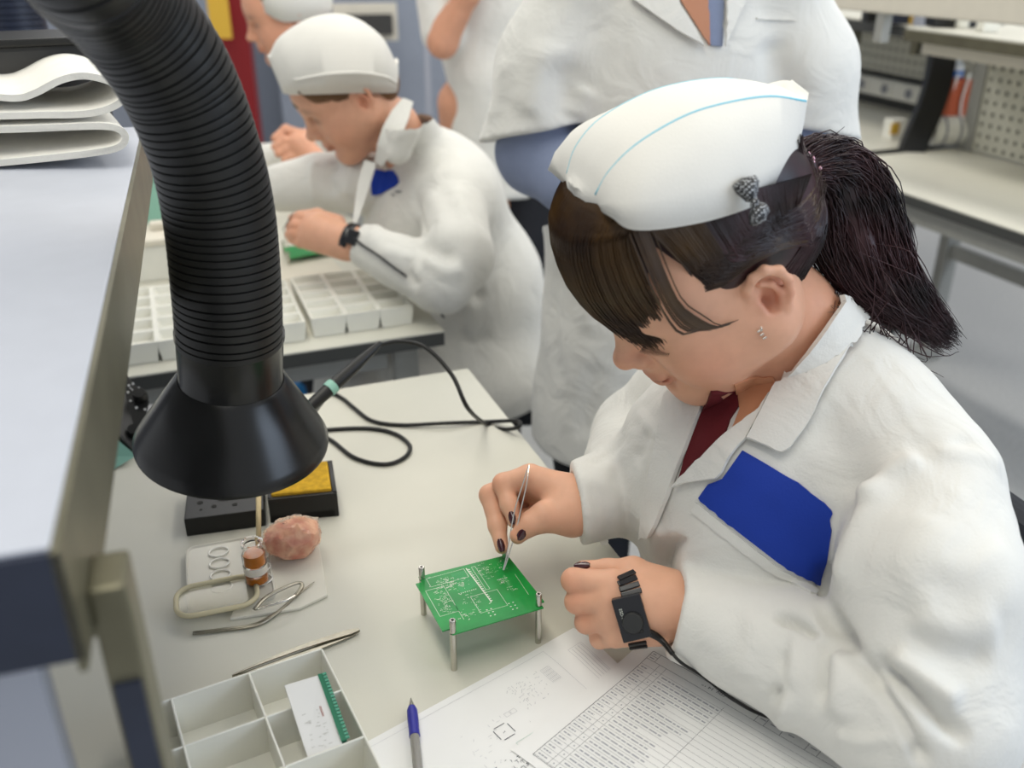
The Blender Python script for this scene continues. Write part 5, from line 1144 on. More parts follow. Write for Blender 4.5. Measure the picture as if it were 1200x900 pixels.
# ---- man in the back with his face in profile
W3 = thing('person', (.56, 2.78, 0), 'person in white cap bent over work behind the second woman, face in profile', 'person')
H3 = Frame((.411, 2.774, 1.217), 2.7, 14.9, 0, .98)
S = SDF(); head_ops(S, H3, 1.0); ear_ops(S, H3, 1); ear_ops(S, H3, -1)
S.chain([H3(-.012, 0, -.02), H3(-.035, 0, -.09), NA((.53, 2.774, 1.06)), NA((.55, 2.774, .98))], [.052, .052, .058, .09], .03, .03)
S.chain([NA((.55, 2.774, 1.0)), NA((.57, 2.774, .75)), NA((.58, 2.77, .5))], [.08, .1, .12], .04, .04)
a3 = [NA((.55, 2.60, .98)), NA((.52, 2.50, .82)), D(372, 192, 2.40)]; a3b = [NA((.55, 2.95, .98)), NA((.50, 2.98, .80)), NA((.30, 2.80, .84))]
for a in (a3, a3b): S.cap((.555, 2.774, 1.0), a[0], .07, .045, .04); S.chain(a, [.045, .04, .028], .03, .02)
S.cap(D(372, 192, 2.40), D(352, 172, 2.40), .03, .036, .02)
for L in ([(355, 160, 2.40), (335, 152, 2.40), (322, 162, 2.39)], [(352, 167, 2.39), (334, 165, 2.385), (322, 172, 2.38)], [(352, 175, 2.39), (336, 175, 2.385), (326, 180, 2.38)], [(356, 184, 2.39), (342, 184, 2.385), (334, 188, 2.38)]): S.chain(DD(L), [.017, .0125, .010], .004, .006)
S.chain(DD([(362, 160, 2.42), (340, 158, 2.43), (324, 172, 2.43)]), [.02, .014, .010], .01, .006)
v, F = sdf_mesh(S, (.10, 2.36, .38), (.74, 3.1, 1.42), .0045)
b3 = build('body', v, F, MT['skin'], W3, smooth=True); face_paint(b3, v, H3, 'd9a083')
C = SDF()
C.chain([NA((.66, 2.77, .50)), NA((.64, 2.77, .72)), NA((.565, 2.774, .95))], [.17, .155, .12], .06, .05); C.ell((.57, 2.774, .88), (.12, .19, .17), k=.06)
C.cap((.56, 2.774, 1.02), (.56, 2.63, .985), .05, .066, .05); C.cap((.56, 2.774, 1.02), (.55, 2.92, .985), .05, .066, .05)
C.chain([a3[0], a3[1]], [.066, .06], .03, .04); C.chain([a3[1], D(385, 205, 2.41)], [.06, .042], .03, .04); C.chain(a3b, [.066, .06, .045], .03, .04)
C.chain([NA((.60, 2.70, .50)), NA((.38, 2.68, .50)), NA((.37, 2.68, .3))], [.12, .095, .1], .06); C.chain([NA((.58, 2.86, .50)), NA((.38, 2.88, .50)), NA((.37, 2.88, .3))], [.12, .095, .1], .06)
v, F = sdf_mesh(C, (.2, 2.34, .18), (.86, 3.16, 1.12), .009); v = smooth(v, F, 1); v = wrinkle(v, F, .004, 30, 5)
c3 = build('coat', v, F, MT['coat'], W3, smooth=True)
cb = [HPx(H3, *q) for q in ((299, 4, .04), (310, 13, .07), (330, 24, .088), (352, 24, .088), (372, 22, .07), (384, 18, .04))]
cs = [HPx(H3, *q) for q in ((292, -28, .022), (300, -52, .03), (325, -70, .032), (350, -70, .032), (378, -48, .03), (390, -12, .025))]
cap_loft(H3, cb, cs, W3); hair_cap(H3, W3, MT['hair_brown'], 500, seed=4)

sit_legs(W3, (.64, 2.77), .36, .10, 'blue_cover')
# ---- standing man in front of the aisle, arms folded low
FH = NA([FW[0], FW[1], 0]); FH /= np.linalg.norm(FH)
MO = D(792, 60, 1.55); MO[2] = 0
def ML(a, b, z): return MO+RT*a-FH*b+NA([0, 0, z])
MA = np.stack([RT, -FH, NA([0, 0, 1.0])])
W4 = thing('person', MO, 'standing man in white coat over a grey blue shirt, forearms folded at the waist', 'person')
class Frame2(Frame):
    def __init__(s, O, f, sc): s.O = NA(O); s.f = NA(f)/np.linalg.norm(f); s.l = np.cross((0, 0, 1), s.f); s.l /= np.linalg.norm(s.l); s.u = np.cross(s.f, s.l); s.s = sc
H4 = Frame2(ML(.0, .03, 1.60), -FH+NA([0, 0, -.35]), 1.0)
S = SDF(); head_ops(S, H4, 1.0); ear_ops(S, H4, 1); ear_ops(S, H4, -1)
S.chain([H4(-.01, 0, -.02), H4(-.03, 0, -.09), ML(0, -.02, 1.42), ML(0, 0, 1.30)], [.055, .056, .065, .09], .03, .03)
S.chain([ML(.0, .01, 1.36), ML(.0, .05, 1.20)], [.075, .06], .03, .03); S.chain([ML(0, 0, 1.3), ML(0, 0, .95)], [.1, .11], .04)
for sx in (-1, 1):
    S.cap(ML(0, 0, 1.36), ML(sx*.17, 0, 1.36), .07, .055, .04); S.chain([ML(sx*.16, 0, 1.35), ML(sx*.225, -.01, 1.10), ML(sx*.04, .17, 1.09+.015*sx)], [.05, .042, .03], .03, .02)
    S.chain([ML(sx*.04, .17, 1.09+.015*sx), ML(-sx*.04, .18, 1.09+.015*sx)], [.032, .036], .02)
    for k in range(4): S.chain([ML(-sx*.04, .185, 1.115-.018*k+.015*sx), ML(-sx*.09, .18, 1.11-.018*k+.015*sx), ML(-sx*.11, .155, 1.11-.018*k)], [.014, .011, .009], .004, .006)
    S.chain([ML(sx*.09, 0, .93), ML(sx*.10, 0, .50), ML(sx*.10, -.01, .09)], [.085, .06, .045], .04, .03); S.chain([ML(sx*.10, -.01, .06), ML(sx*.11, .13, .05)], [.045, .04], .03)
v, F = sdf_mesh(S, MO+NA([-.42, -.42, -.0]), MO+NA([.42, .42, 1.80]), .006)
b4 = build('body', v, F, MT['skin'], W4, smooth=True); face_paint(b4, v, H4, 'c98f70', [(ML(0, .06, 1.27), .08, 'b0704f', .5)])
hair_cap(H4, W4, MT['hair_brown'], 500, seed=6)
C = SDF()                                                      # shirt sleeves
for sx in (-1, 1):
    C.chain([ML(sx*.175, 0, 1.33), ML(sx*.225, -.005, 1.10)], [.058, .066], .02); C.chain([ML(sx*.225, -.005, 1.095), ML(sx*.16, .09, 1.065), ML(sx*.03, .165, 1.085+.015*sx)], [.066, .058, .046], .03, .03)
C.chain([ML(0, .0, 1.34), ML(0, .03, 1.1)], [.075, .09], .05)
v, F = sdf_mesh(C, MO+NA([-.40, -.40, .9]), MO+NA([.40, .40, 1.45]), .006); v = smooth(v, F, 1); v = wrinkle(v, F, .005, 45, 2)
build('shirt', v, F, MT['blue_shirt'], W4, smooth=True)
C = SDF()
for sx in (-1, 1): C.chain([ML(sx*.09, 0, .9), ML(sx*.10, 0, .50), ML(sx*.10, -.01, .07)], [.10, .082, .075], .05, .03)
v, F = sdf_mesh(C, MO+NA([-.35, -.35, .02]), MO+NA([.35, .35, 1.0]), .012); build('trousers', v, F, MT['dark_trousers'], W4, smooth=True)
for sx in (-1, 1):
    C = SDF(); C.chain([ML(sx*.10, -.04, .05), ML(sx*.115, .14, .042)], [.052, .046], .03); v, F = sdf_mesh(C, MO+NA([-.35, -.35, -.01]), MO+NA([.35, .35, .13]), .009); v[:, 2] = np.maximum(v[:, 2], .002); build('shoe', v, F, MT['blue_cover'], W4, smooth=True)
C = SDF()
C.ell(ML(0, -.005, 1.24), (.185, .13, .22), MA, .05); C.ell(ML(0, 0, 1.0), (.18, .13, .25), MA, .08)
C.chain([ML(-.06, .0, .95), ML(-.075, 0, .52)], [.145, .16], .08); C.chain([ML(.06, .0, .95), ML(.075, 0, .52)], [.145, .16], .08)
for sx in (-1, 1):
    C.cap(ML(sx*.05, -.01, 1.43), ML(sx*.15, 0, 1.375), .055, .066, .05)
    C.chain([ML(sx*.160, 0, 1.36), ML(sx*.20, -.005, 1.24), ML(sx*.235, -.0, 1.085)], [.070, .086, .098], .03, .05)
    nn = ML(sx*.24, .03, 1.0)-ML(sx*.26, .0, 1.13); nn /= np.linalg.norm(nn); C.cyl(ML(sx*.23, .0, 1.128), nn, .16, .115, .003)
C.cyl(ML(0, 0, .54), (0, 0, -1), .3, .5, .004)
v, F = sdf_mesh(C, MO+NA([-.45, -.45, .42]), MO+NA([.45, .45, 1.52]), .0065); v = smooth(v, F, 2); v = wrinkle(v, F, .005, 26, 9)
v = apply_folds(v, F, [([(655, 60), (665, 110), (672, 150)], -.02, .03), ([(640, 40), (635, 90), (610, 140)], .010, .03), ([(600, 60), (585, 110), (570, 150)], .006, .02), ([(900, 40), (915, 90), (935, 130)], -.014, .025), ([(690, 270), (685, 330), (690, 400)], .007, .02), ([(650, 300), (648, 380), (655, 460)], -.007, .02), ([(700, 420), (690, 470), (680, 520)], -.006, .02), ([(690, 100), (680, 120), (672, 140)], .010, .02)])
c4 = build('coat', v, F, MT['coat'], W4, smooth=True); sk4 = Skin(v, F, 1.5); n4 = len(b4.data.vertices); bv = np.empty(n4*3, np.float32); b4.data.vertices.foreach_get('co', bv); bF = np.array([p.vertices[:] for p in b4.data.polygons]); sk4b = Skin(np.vstack([bv.reshape(-1, 3), v]), np.vstack([bF, F+n4]), 1.5)
sheetpatch([(800, -85), (808, 20), (832, 56), (846, 57), (848, 0), (850, -85)], sk4b, .0015, .003, 'shirt_placket', MT['blue_shirt'], W4)
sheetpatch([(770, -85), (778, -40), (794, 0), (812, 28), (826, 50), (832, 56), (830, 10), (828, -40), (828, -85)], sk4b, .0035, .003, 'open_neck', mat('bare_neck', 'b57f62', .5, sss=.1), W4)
sheetpatch([(742, -85), (735, -40), (738, 0), (758, 14), (792, 38), (826, 57), (815, 35), (798, 8), (782, -40), (772, -85)], sk4b, .008, .005, 'lapel', MT['coat'], c4)
sheetpatch([(850, -85), (847, -30), (847, 30), (846, 58), (854, 40), (872, 0), (886, -40), (876, -85)], sk4b, .008, .005, 'lapel', MT['coat'], c4)
sheetpatch([(884, 20), (932, 22), (934, 25), (884, 23)], sk4, .001, .002, 'pocket_welt', MT['coat'], c4)

# ---- person standing far back
FO = D(572, 60, 2.95); FO[2] = 0
def FL(a, b, z): return FO+RT*a-FH*b+NA([0, 0, z])
W5 = thing('person', FO, 'standing person far back in a white coat, bent bare forearm and dark trousers', 'person')
H5 = Frame2(FL(-.02, .0, 1.62), -FH-RT*.8, 1.0)
S = SDF(); head_ops(S, H5); ear_ops(S, H5, 1); ear_ops(S, H5, -1)
S.chain([H5(-.01, 0, -.02), FL(0, 0, 1.45), FL(0, 0, 1.3)], [.055, .06, .09], .03, .03)
el = D(519, 50, 2.80); S.cap(FL(0, 0, 1.38), FL(-.15, .05, 1.38), .07, .05, .04); S.chain([FL(-.16, .05, 1.36), el, D(548, -8, 2.72)], [.05, .043, .034], .03, .02)
S.chain([D(548, -8, 2.72), D(560, -30, 2.70)], [.036, .03], .02)
for k in range(4): S.chain([D(553+4*k, -30, 2.70), D(558+5*k, -48, 2.69)], [.012, .009], .004)
S.cap(FL(0, 0, 1.38), FL(.16, .0, 1.38), .07, .05, .04); S.chain([FL(.17, 0, 1.36), FL(.22, 0, 1.1), FL(.20, .06, .86)], [.05, .042, .03], .03, .02); S.chain([FL(.2, .06, .86), FL(.19, .08, .76)], [.032, .03], .02)
S.chain([FL(0, 0, 1.3), FL(0, 0, .95)], [.1, .11], .04)
for sx, fb in ((-1, -.25), (1, .12)): S.chain([FL(sx*.08, 0, .93), FL(sx*.085, fb*.5, .5), FL(sx*.085, fb, .08)], [.085, .06, .045], .04, .03)
v, F = sdf_mesh(S, FO+NA([-.5, -.5, .0]), FO+NA([.5, .5, 1.82]), .0085); b5 = build('body', v, F, MT['skin'], W5, smooth=True); face_paint(b5, v, H5, 'd0997c'); hair_cap(H5, W5, MT['hair_brown'], 300, seed=8)
C = SDF()
for sx, fb in ((-1, -.25), (1, .12)): C.chain([FL(sx*.08+.05, 0, .9), FL(sx*.075+.05, fb*.5, .5), FL(sx*.07+.05, fb, .1)], [.10, .085, .075], .02, .03)
v, F = sdf_mesh(C, FO+NA([-.45, -.45, .0]), FO+NA([.45, .45, 1.05]), .012); build('trousers', v, F, MT['dark_trousers'], W5, smooth=True)
for sx, fb in ((-1, -.25), (1, .12)):
    C = SDF(); C.chain([FL(sx*.07+.05, fb-.03, .055), FL(sx*.07+.06, fb+.14, .05)], [.058, .052], .03); v, F = sdf_mesh(C, FO+NA([-.45, -.45, -.02]), FO+NA([.45, .45, .14]), .008); v = wrinkle(v, F, .006, 70, 4); v[:, 2] = np.maximum(v[:, 2], .002); build('shoe_cover', v, F, MT['blue_cover'], W5, smooth=True)
C = SDF(); C.ell(FL(0.01, 0, 1.2), (.18, .12, .24), MA, .05); C.chain([FL(.02, 0, 1.0), FL(.03, 0, .62)], [.145, .165], .06)
C.cap(FL(-.05, 0, 1.42), FL(-.14, .03, 1.38), .055, .065, .04); C.cap(FL(.05, 0, 1.42), FL(.15, 0, 1.38), .055, .065, .04); C.chain([FL(-.15, .04, 1.36), D(517, 38, 2.82)], [.068, .062], .03); C.chain([FL(.16, 0, 1.36), FL(.21, 0, 1.12), FL(.20, .04, .92)], [.068, .062, .052], .03)
C.cyl(FL(0, 0, .66), (0, 0, -1), .3, .5, .004); nn = D(548, -8, 2.72)-el; nn /= np.linalg.norm(nn); C.cyl(el-nn*.035+NA([0, 0, .0]), D(514, 68, 2.80)-D(512, 40, 2.82), .14, .09, .004)
v, F = sdf_mesh(C, FO+NA([-.5, -.5, .5]), FO+NA([.5, .5, 1.52]), .009); v = smooth(v, F, 1); v = wrinkle(v, F, .006, 24, 12); build('coat', v, F, MT['coat'], W5, smooth=True)

# ================================================================ things on the second bench
def bench2_tray(O, w, l, cols, rows, label, h=.04, group='white sorting trays on the second bench', name='sorting_tray'):
    """vacuum-formed tray: a flange with open cups hanging from it"""
    t = thing(name, (O[0]+w/2, O[1]+l/2, TZ), label, 'tray', group); cw, cl = w/cols, l/rows
    fl = MB(); z1 = TZ+h
    for i in range(cols):
        cup = MB()
        for j in range(rows):
            x0, x1, y0, y1 = O[0]+i*cw, O[0]+(i+1)*cw, O[1]+j*cl, O[1]+(j+1)*cl; r_, tp = .004, .005; zb = z1-.016 if True else TZ
            top = [(x0+r_, y0+r_, z1), (x1-r_, y0+r_, z1), (x1-r_, y1-r_, z1), (x0+r_, y1-r_, z1)]; bot = [(x0+r_+tp, y0+r_+tp, zb), (x1-r_-tp, y0+r_+tp, zb), (x1-r_-tp, y1-r_-tp, zb), (x0+r_+tp, y1-r_-tp, zb)]
            cup.loft([top, bot], cap=False); cup.add(bot, [(0, 1, 2, 3)])
            rim = [(x0, y0, z1), (x1, y0, z1), (x1, y1, z1), (x0, y1, z1)]; cup.loft([rim, top], cap=False)
        x0, x1, y0, y1 = O[0]+i*cw, O[0]+(i+1)*cw, O[1], O[1]+l; g = .004
        a = [(x0+.0003, y0, z1), (x1-.0003, y0, z1), (x1-.0003, y1, z1), (x0+.0003, y1, z1)]; b = [(x0+.0003, y0+.001, z1-.014), (x1-.0003, y0+.001, z1-.014), (x1-.0003, y1-.001, z1-.014), (x0+.0003, y1-.001, z1-.014)]; c = [(x0+g, y0+.004, TZ+.001), (x1-g, y0+.004, TZ+.001), (x1-g, y1-.004, TZ+.001), (x0+g, y1-.004, TZ+.001)]
        cup.loft([a, b, c], cap=False); cup.add(c, [(3, 2, 1, 0)])
        cup.build('tray_cup', MT['white_plastic'], t)
    return t
bench2_tray((.232, 1.648), .196, .245, 3, 5, 'white sorting tray with fifteen cups nearest the front corner of the second bench')
bench2_tray((.030, 1.640), .190, .245, 3, 5, 'white sorting tray half hidden behind the black hose collar')
bench2_tray((-.165, 1.640), .188, .30, 3, 5, 'white sorting tray left of the black hose, beside the shelf edge')
bk = thing('component_box', (-.03, 2.14, TZ), 'pale box with a lid standing left of the hose behind the trays', 'box')
MB().box((-.03, 2.14, TZ+.04), (.24, .10, .08)).build('box_body', MT['white_plastic'], bk, bevel=.004); MB().box((-.03, 2.14, TZ+.086), (.25, .11, .014)).build('box_lid', MT['cream'], bk, bevel=.003); MB().box((.0, 2.17, TZ+.101), (.05, .03, .016)).build('lid_catch', MT['cream'], bk, bevel=.003)
tb2 = thing('teal_case', (-.07, 2.63, TZ), 'teal green case far back on the second bench, left of the hose', 'case')
MB().box((-.07, 2.63, TZ+.055), (.26, .14, .11)).build('case_body', MT['teal_pale'], tb2, bevel=.004); MB().box((-.07, 2.63, TZ+.113), (.265, .145, .010)).build('case_lid', MT['teal'], tb2, bevel=.002)
pp2 = thing('paper_slip', (.30, 1.95, TZ), 'white paper slip under the far circuit board on the second bench', 'paper'); pq = [Z(318, 330, TZ), Z(405, 323, TZ), Z(380, 292, TZ), Z(318, 296, TZ)]
MB().loft([[p+NA((0, 0, .0005)) for p in pq], [p+NA((0, 0, .0012)) for p in pq]]).build('slip', MT['cream'], pp2)
pb2 = thing('circuit_board', Z(360, 300, TZ), 'green circuit board on posts between the second woman\'s hands', 'circuit board')
pq = [Z(338, 303, .765), Z(392, 293, .765), Z(372, 283, .765), Z(332, 290, .765)]; MB().loft([[p-NA((0, 0, .0016)) for p in pq], pq]).build('board', MT['pcb'], pb2)
for p in pq: MB().lathe([(.003, -.0145), (.003, .016)], p, n=10).build('standoff', MT['chrome'], pb2, smooth=True, auto=R(40))
tw2 = thing('tweezers', Z(334, 290, .79), 'thin tweezers in the second woman\'s hand above her board', 'tweezers')
for du in (-2, 3): ribbon(MB(), [D(345+du, 250, 1.86), D(334+du, 268, 1.865), D(337+du*.2, 290, 1.90)], [.004, .005, .0015], .0016, up=RT).build('blade', MT['chrome'], tw2)
pb3 = thing('circuit_board', Z(322, 185, TZ), 'far green circuit board under the hand of the person behind', 'circuit board')
pq = [Z(312, 186, .79), Z(345, 184, .79), Z(338, 176, .79), Z(308, 178, .79)]; MB().loft([[p-NA((0, 0, .0016)) for p in pq], pq]).build('board', MT['pcb'], pb3)
for p in pq: MB().lathe([(.003, -.04), (.003, .01)], p, n=8).build('standoff', MT['chrome'], pb3, smooth=True, auto=R(40))
# stool of the second woman
sl = thing('stool', (.74, 1.95, 0), 'black padded stool behind the second woman', 'stool')
sq = [Z(574, 470, .46), Z(632, 470, .46), Z(626, 421, .46), Z(600, 398, .46), Z(560, 398, .46)]
ce = sum(sq)/5; rg = []
for z_, k in ((.39, .96), (.40, 1.0), (.452, 1.0), (.462, .96)): rg.append([NA((*(ce+(p-ce)*k)[:2], z_)) for p in sq])
MB().loft(rg).build('seat', MT['black_fabric'], sl, bevel=.004)
MB().lathe([(.028, .10), (.028, .39)], (ce[0], ce[1], 0), n=18).build('post', MT['black'], sl, smooth=True, auto=R(40))
for k in range(5):
    a = k*2*math.pi/5; d_ = NA((math.cos(a), math.sin(a), 0)); MB().tube([NA((ce[0], ce[1], .11))+d_*.02, NA((ce[0], ce[1], .07))+d_*.24], [.022, .016], 8).build('leg', MT['black'], sl, smooth=True)
    MB().lathe([(.022, -.012), (.026, -.006), (.026, .006), (.022, .012)], NA((ce[0], ce[1], .027))+d_*.24, np.cross(d_, (0, 0, 1)), 16).build('caster', MT['black'], sl, smooth=True, auto=R(40))
# chair of the first woman
ch = thing('office_chair', (.74, .70, 0), 'black office chair the nearest woman sits on, its back at the right edge', 'chair')
MB().box((.72, .745, .385), (.46, .46, .07)).build('seat', MT['black_fabric'], ch, bevel=.02); MB().box((.93, .73, .68), (.05, .42, .26), rz=R(-4)).build('backrest', MT['black_fabric'], ch, bevel=.02)
MB().tube(cr([(.80, .74, .40), (.93, .73, .42), (.97, .73, .50), (.965, .73, .66)], 6), .016, 10).build('back_bar', MT['black'], ch, smooth=True)
MB().lathe([(.03, .10), (.03, .39)], (.70, .745, 0), n=18).build('post', MT['black'], ch, smooth=True, auto=R(40))
for k in range(5):
    a = k*2*math.pi/5+.3; d_ = NA((math.cos(a), math.sin(a), 0)); c_ = NA((.70, .745, 0)); MB().tube([c_+NA((0, 0, .11))+d_*.02, c_+NA((0, 0, .07))+d_*.28], [.022, .016], 8).build('leg', MT['black'], ch, smooth=True)
    MB().lathe([(.022, -.012), (.026, -.006), (.026, .006), (.022, .012)], c_+NA((0, 0, .027))+d_*.28, np.cross(d_, (0, 0, 1)), 16).build('caster', MT['black'], ch, smooth=True, auto=R(40))

# ================================================================ benches along the right
def pegboard(name, o, eu, ev, w, h, nx_, ny_, hole, th, m, parent):
    """a perforated board: real square holes through a thin panel"""
    o, eu, ev = NA(o, float), NA(eu, float), NA(ev, float); en = np.cross(eu, ev); pu, pv = w/nx_, h/ny_; us = [0]; vs = [0]
    for i in range(nx_): us += [i*pu+(pu-hole)/2, i*pu+(pu+hole)/2]
    for j in range(ny_): vs += [j*pv+(pv-hole)/2, j*pv+(pv+hole)/2]
    us.append(w); vs.append(h); nu, nv = len(us), len(vs); V = []
    for k in (0, 1):
        for b in vs:
            for a in us: V.append(o+eu*a+ev*b+en*th*k)
    F = []; N = nu*nv
    for j in range(nv-1):
        for i in range(nu-1):
            q = (j*nu+i, j*nu+i+1, (j+1)*nu+i+1, (j+1)*nu+i)
            if i % 2 == 1 and j % 2 == 1:
                for a, b in zip(q, q[1:]+q[:1]): F.append((a, b, b+N, a+N))
            else: F.append(q[::-1]); F.append(tuple(k+N for k in q))
    return build(name, V, F, m, parent)
BA = thing('assembly_bench', (2.35, 1.85, 0), 'cream assembly bench at the right edge with a perforated board and upper shelf', 'workbench')
y0, y1 = 1.0, 2.53
MB().box((2.34, (y0+y1)/2, .748), (.62, y1-y0, .004)).build('worktop_laminate', MT['bench_top'], BA); MB().box((2.34, (y0+y1)/2, .731), (.62, y1-y0, .030)).build('worktop_edge', MT['edge_grey'], BA)
MB().box((2.09, (y0+y1)/2, .685), (.04, y1-y0-.05, .06)).build('apron', MT['steel_grey'], BA, bevel=.004)
for y in (1.15, 2.42): MB().box((2.34, y, .69), (.50, .05, .05)).build('cross_rail', MT['steel_grey'], BA, bevel=.004)
for y in (1.15, 2.42):
    MB().box((2.58, y, .36), (.06, .04, .66)).build('leg', MT['steel_grey'], BA, bevel=.004); MB().box((2.34, y, .025), (.56, .06, .05)).build('foot_rail', MT['steel_grey'], BA, bevel=.006)
MB().box((2.58, 1.78, .42), (.03, 1.25, .05)).build('stretcher', MT['steel_grey'], BA, bevel=.004)
pegboard('pegboard', (2.635, 2.46, .755), (0, -1, 0), (0, 0, 1), 1.35, .40, 36, 11, .013, .006, MT['peg'], BA)
MB().box((2.66, 1.785, .955), (.004, 1.34, .39)).build('pegboard_backing', MT['edge_grey'], BA)
MB().box((2.64, 2.485, .96), (.04, .05, .42)).build('board_post', MT['steel_grey'], BA, bevel=.003); MB().box((2.64, 1.09, .96), (.04, .05, .42)).build('board_post', MT['steel_grey'], BA, bevel=.003)
MB().box((2.50, 1.80, 1.152), (.36, 1.46, .006)).build('shelf_board', MT['bench_top'], BA); MB().box((2.50, 1.80, 1.132), (.365, 1.465, .034)).build('shelf_edge', MT['olive'], BA); MB().box((2.52, 1.80, 1.095), (.30, 1.40, .04)).build('shelf_rail', MT['cream'], BA)
BB = thing('assembly_bench', (2.75, 3.1, 0), 'cream assembly bench further back with sockets along a perforated board', 'workbench')
MB().box((2.62, 3.15, .748), (.70, 1.10, .004)).build('worktop_laminate', MT['bench_top'], BB); MB().box((2.62, 3.15, .728), (.70, 1.10, .036)).build('worktop_edge', MT['edge_grey'], BB)
for y in (2.68, 3.6):
    MB().box((2.85, y, .36), (.05, .05, .70)).build('leg', MT['steel_grey'], BB, bevel=.004); MB().box((2.6, y, .025), (.60, .06, .05)).build('foot_rail', MT['steel_grey'], BB, bevel=.006)
pegboard('pegboard', (2.945, 3.68, .89), (0, -1, 0), (0, 0, 1), 1.0, .27, 26, 7, .013, .006, MT['peg'], BB)
MB().box((2.965, 3.18, .95), (.004, 1.0, .40)).build('pegboard_backing', MT['edge_grey'], BB)
MB().box((2.925, 3.15, .835), (.05, 1.0, .07)).build('socket_strip', MT['white_plastic'], BB, bevel=.004)
for k in range(6):
    p = NA((2.898, 2.80+.14*k, .835)); so_ = MB().box(p, (.006, .075, .055)).build('socket', MT['white_plastic'], BB, bevel=.002); MB().lathe([(.019, -.004), (.019, .0005)], p-NA((.003, 0, 0)), (1, 0, 0), 16).build('socket_hole', MT['print'], so_)
MB().box((2.74, 3.15, 1.135), (.45, 1.12, .006)).build('shelf_board', MT['bench_top'], BB); MB().box((2.74, 3.15, 1.114), (.455, 1.125, .036)).build('shelf_edge', MT['edge_grey'], BB)
for y in (2.72, 3.05, 3.5): MB().box((2.56, y, 1.070), (.04, .03, .06)).build('shelf_bracket', MT['olive'], BB, bevel=.003)
cpost = thing('curved_post', (2.42, 2.62, 0), 'black curved bench post between the two assembly benches', 'post')
P = cr([D(1107, 40, 3.2), D(1100, 90, 3.2), D(1088, 130, 3.21), D(1068, 178, 3.23), D(1060, 230, 3.3)], 8)
ribbon(MB(), P, .085, .05, up=FW).build('post_shaft', MT['black'], cpost, bevel=.006); MB().box((D(1060, 230, 3.3)[0], D(1060, 230, 3.3)[1], .26), (.09, .06, .52)).build('post_base', MT['black'], cpost, bevel=.006)
pa = thing('lamp_panel', (2.3, 1.7, 1.2), 'cream lamp panel over the bench at the top right corner', 'lamp')
a, b = D(940, 6, 2.95), D(1210, 29.5, 2.25); u_ = NA((0, 0, 1.)); dv_ = (b-a)
b2_ = a+dv_*1.5; nn = np.cross(dv_, u_); nn /= np.linalg.norm(nn)
MB().loft([[a, b2_, b2_+u_*.30, a+u_*.30], [q+nn*.04 for q in (a, b2_, b2_+u_*.30, a+u_*.30)]]).build('panel_face', MT['cream'], pa, bevel=.006)
for t in (.45, 1.3):
    q = a+dv_*t+nn*.02; MB().box((q[0], q[1], (1.15+q[2]+.1)/2), (.03, .03, q[2]+.1-1.15)).build('panel_post', MT['steel_grey'], pa)
# clutter on the right benches
yb = thing('socket_box', D(1048, 152, 3.35), 'small white box with a yellow face on the far right bench', 'box'); p = Z(1046, 162, .75); MB().box(p+NA((0, 0, .035)), (.06, .05, .07)).build('box_body', MT['white_plastic'], yb, bevel=.004); MB().box(p+NA((-.02, -.025, .04)), (.035, .008, .04)).build('box_face', MT['yellow'], yb, bevel=.002)
rl = thing('white_roll', Z(1112, 168, .75), 'white roll with grey straps lying behind the curved post', 'roll'); p = D(1113, 153, 3.25)
MB().tube([p-RT*.065, p+RT*.065], .048, 24).build('roll_body', MT['white_plastic'], rl, smooth=True, auto=R(40)); [MB().tube([p+RT*(k-.004), p+RT*(k+.004)], .0495, 24).build('strap', MT['print'], rl, smooth=True, auto=R(40)) for k in (-.03, .02)]
og = thing('orange_container', D(1116, 130, 3.4), 'orange red container with white cords behind the curved post', 'container'); p = D(1116, 118, 3.35)
MB().box(p, (.10, .08, .15), taper=-.1).build('container_body', MT['orange'], og, bevel=.008); [MB().tube(cr([p+RT*k-FH*.05+NA((0, 0, .10)), p+RT*(k-.01)-FH*.05, p+RT*(k+.005)-FH*.05-NA((0, 0, .08))], 4), .004, 6).build('cord', MT['white_plastic'], og, smooth=True) for k in (-.02, .02)]
bo_ = thing('spray_bottle', D(1117, 85, 3.4), 'clear bottle with a blue label standing behind the curved post', 'bottle'); p = D(1117, 97, 3.38)
MB().lathe([(.025, 0), (.027, .01), (.027, .06), (.012, .075), (.012, .09)], p, n=18).build('bottle_body', MT['white_plastic'], bo_, smooth=True, auto=R(40)); MB().lathe([(.0278, .02), (.0278, .045)], p, n=18, cap=False).build('bottle_label', MT['blue'], bo_, smooth=True)
SE = 1.138
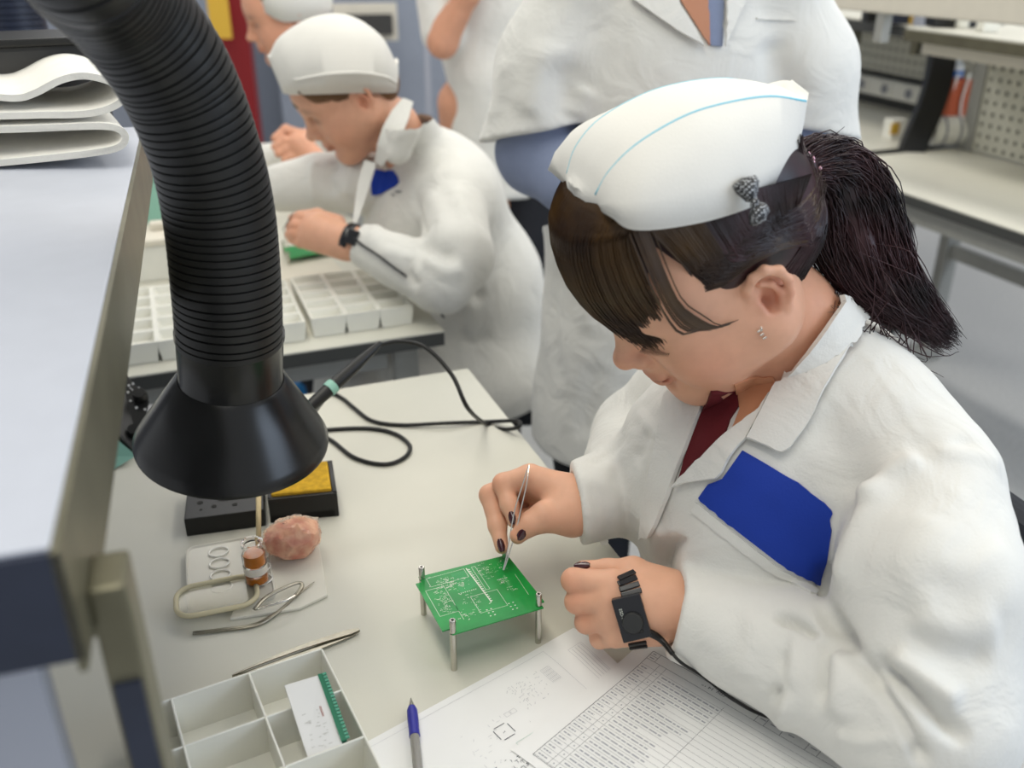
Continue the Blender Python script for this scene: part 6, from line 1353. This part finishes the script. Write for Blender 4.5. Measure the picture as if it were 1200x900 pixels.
for (u, w_, d_, sx, sy, sz, nm, lb, ct, m) in ((1022, 22, 3.35, .06, .06, .09, 'black_holder', 'black holder on the far right shelf, next to the white coat', 'holder', 'black'), (1051, 22, 3.3, .11, .10, .09, 'dark_case', 'dark navy case on the right shelf beside the yellow box', 'case', 'navy'), (1070, 20, 3.25, .022, .05, .12, 'yellow_box', 'thin yellow box standing upright on the right shelf', 'box', 'yellow'), (1082, 24, 3.2, .05, .06, .09, 'grey_box', 'small grey box right of the thin yellow box on the shelf', 'box', 'panel_grey'), (1118, 29, 3.0, .16, .08, .06, 'black_case', 'flat black case on the right shelf with clutter on top', 'case', 'black'), (1128, 23, 2.95, .035, .03, .09, 'white_bottle', 'small white bottle standing behind the flat black case', 'bottle', 'white_plastic'), (1158, 28, 2.85, .05, .05, .12, 'white_carton', 'white carton upright on the right shelf', 'carton', 'white_plastic')):
    p = D(u, w_, d_); t = thing(nm, (p[0], p[1], SE), lb, ct)
    se = 1.156 if u > 1100 else SE
    MB().box((p[0], p[1], se+sz/2), (sx, sy, sz), rz=R(-21)).build('body', MT[m], t, bevel=.004); MB().box((p[0], p[1], se+sz+.004), (sx*.8, sy*.8, .01), rz=R(-21)).build('lid', MT['edge_grey'], t, bevel=.002)
# back wall: red cabinet, lockers, a framed notice
rc2 = thing('red_cabinet', (.15, 4.6, 0), 'dark red cabinet with a yellow notice, behind the hose at the back', 'cabinet'); p = D(272, 30, 4.8)
MB().box((p[0], p[1], .75), (.17, .25, 1.5), rz=R(-10)).build('cabinet_body', MT['red'], rc2, bevel=.006); q = D(256, 12, 4.55); MB().box(q, (.10, .01, .26), rz=R(-18)).build('notice', MT['yellow'], rc2)
lk = thing('locker', (.9, 6.1, 0), 'tall blue grey locker with a louvred hatch against the back wall', 'locker'); p = D(440, 50, 5.6)
MB().box((p[0], p[1]+.2, 1.0), (1.1, .4, 2.0), rz=R(-10)).build('locker_body', MT['wall'], lk, bevel=.01)
fr_ = D(428, 26, 5.3); MB().box(fr_, (.36, .02, .20), rz=R(-12)).build('hatch_frame', MT['cream'], lk, bevel=.004); MB().box(D(433, 29, 5.27), (.26, .02, .11), rz=R(-12)).build('hatch_opening', MT['dark_box'], lk)
MB().box(D(500, 60, 5.2), (.03, .02, 1.6), rz=R(-12)).build('locker_edge', MT['panel_grey'], lk)
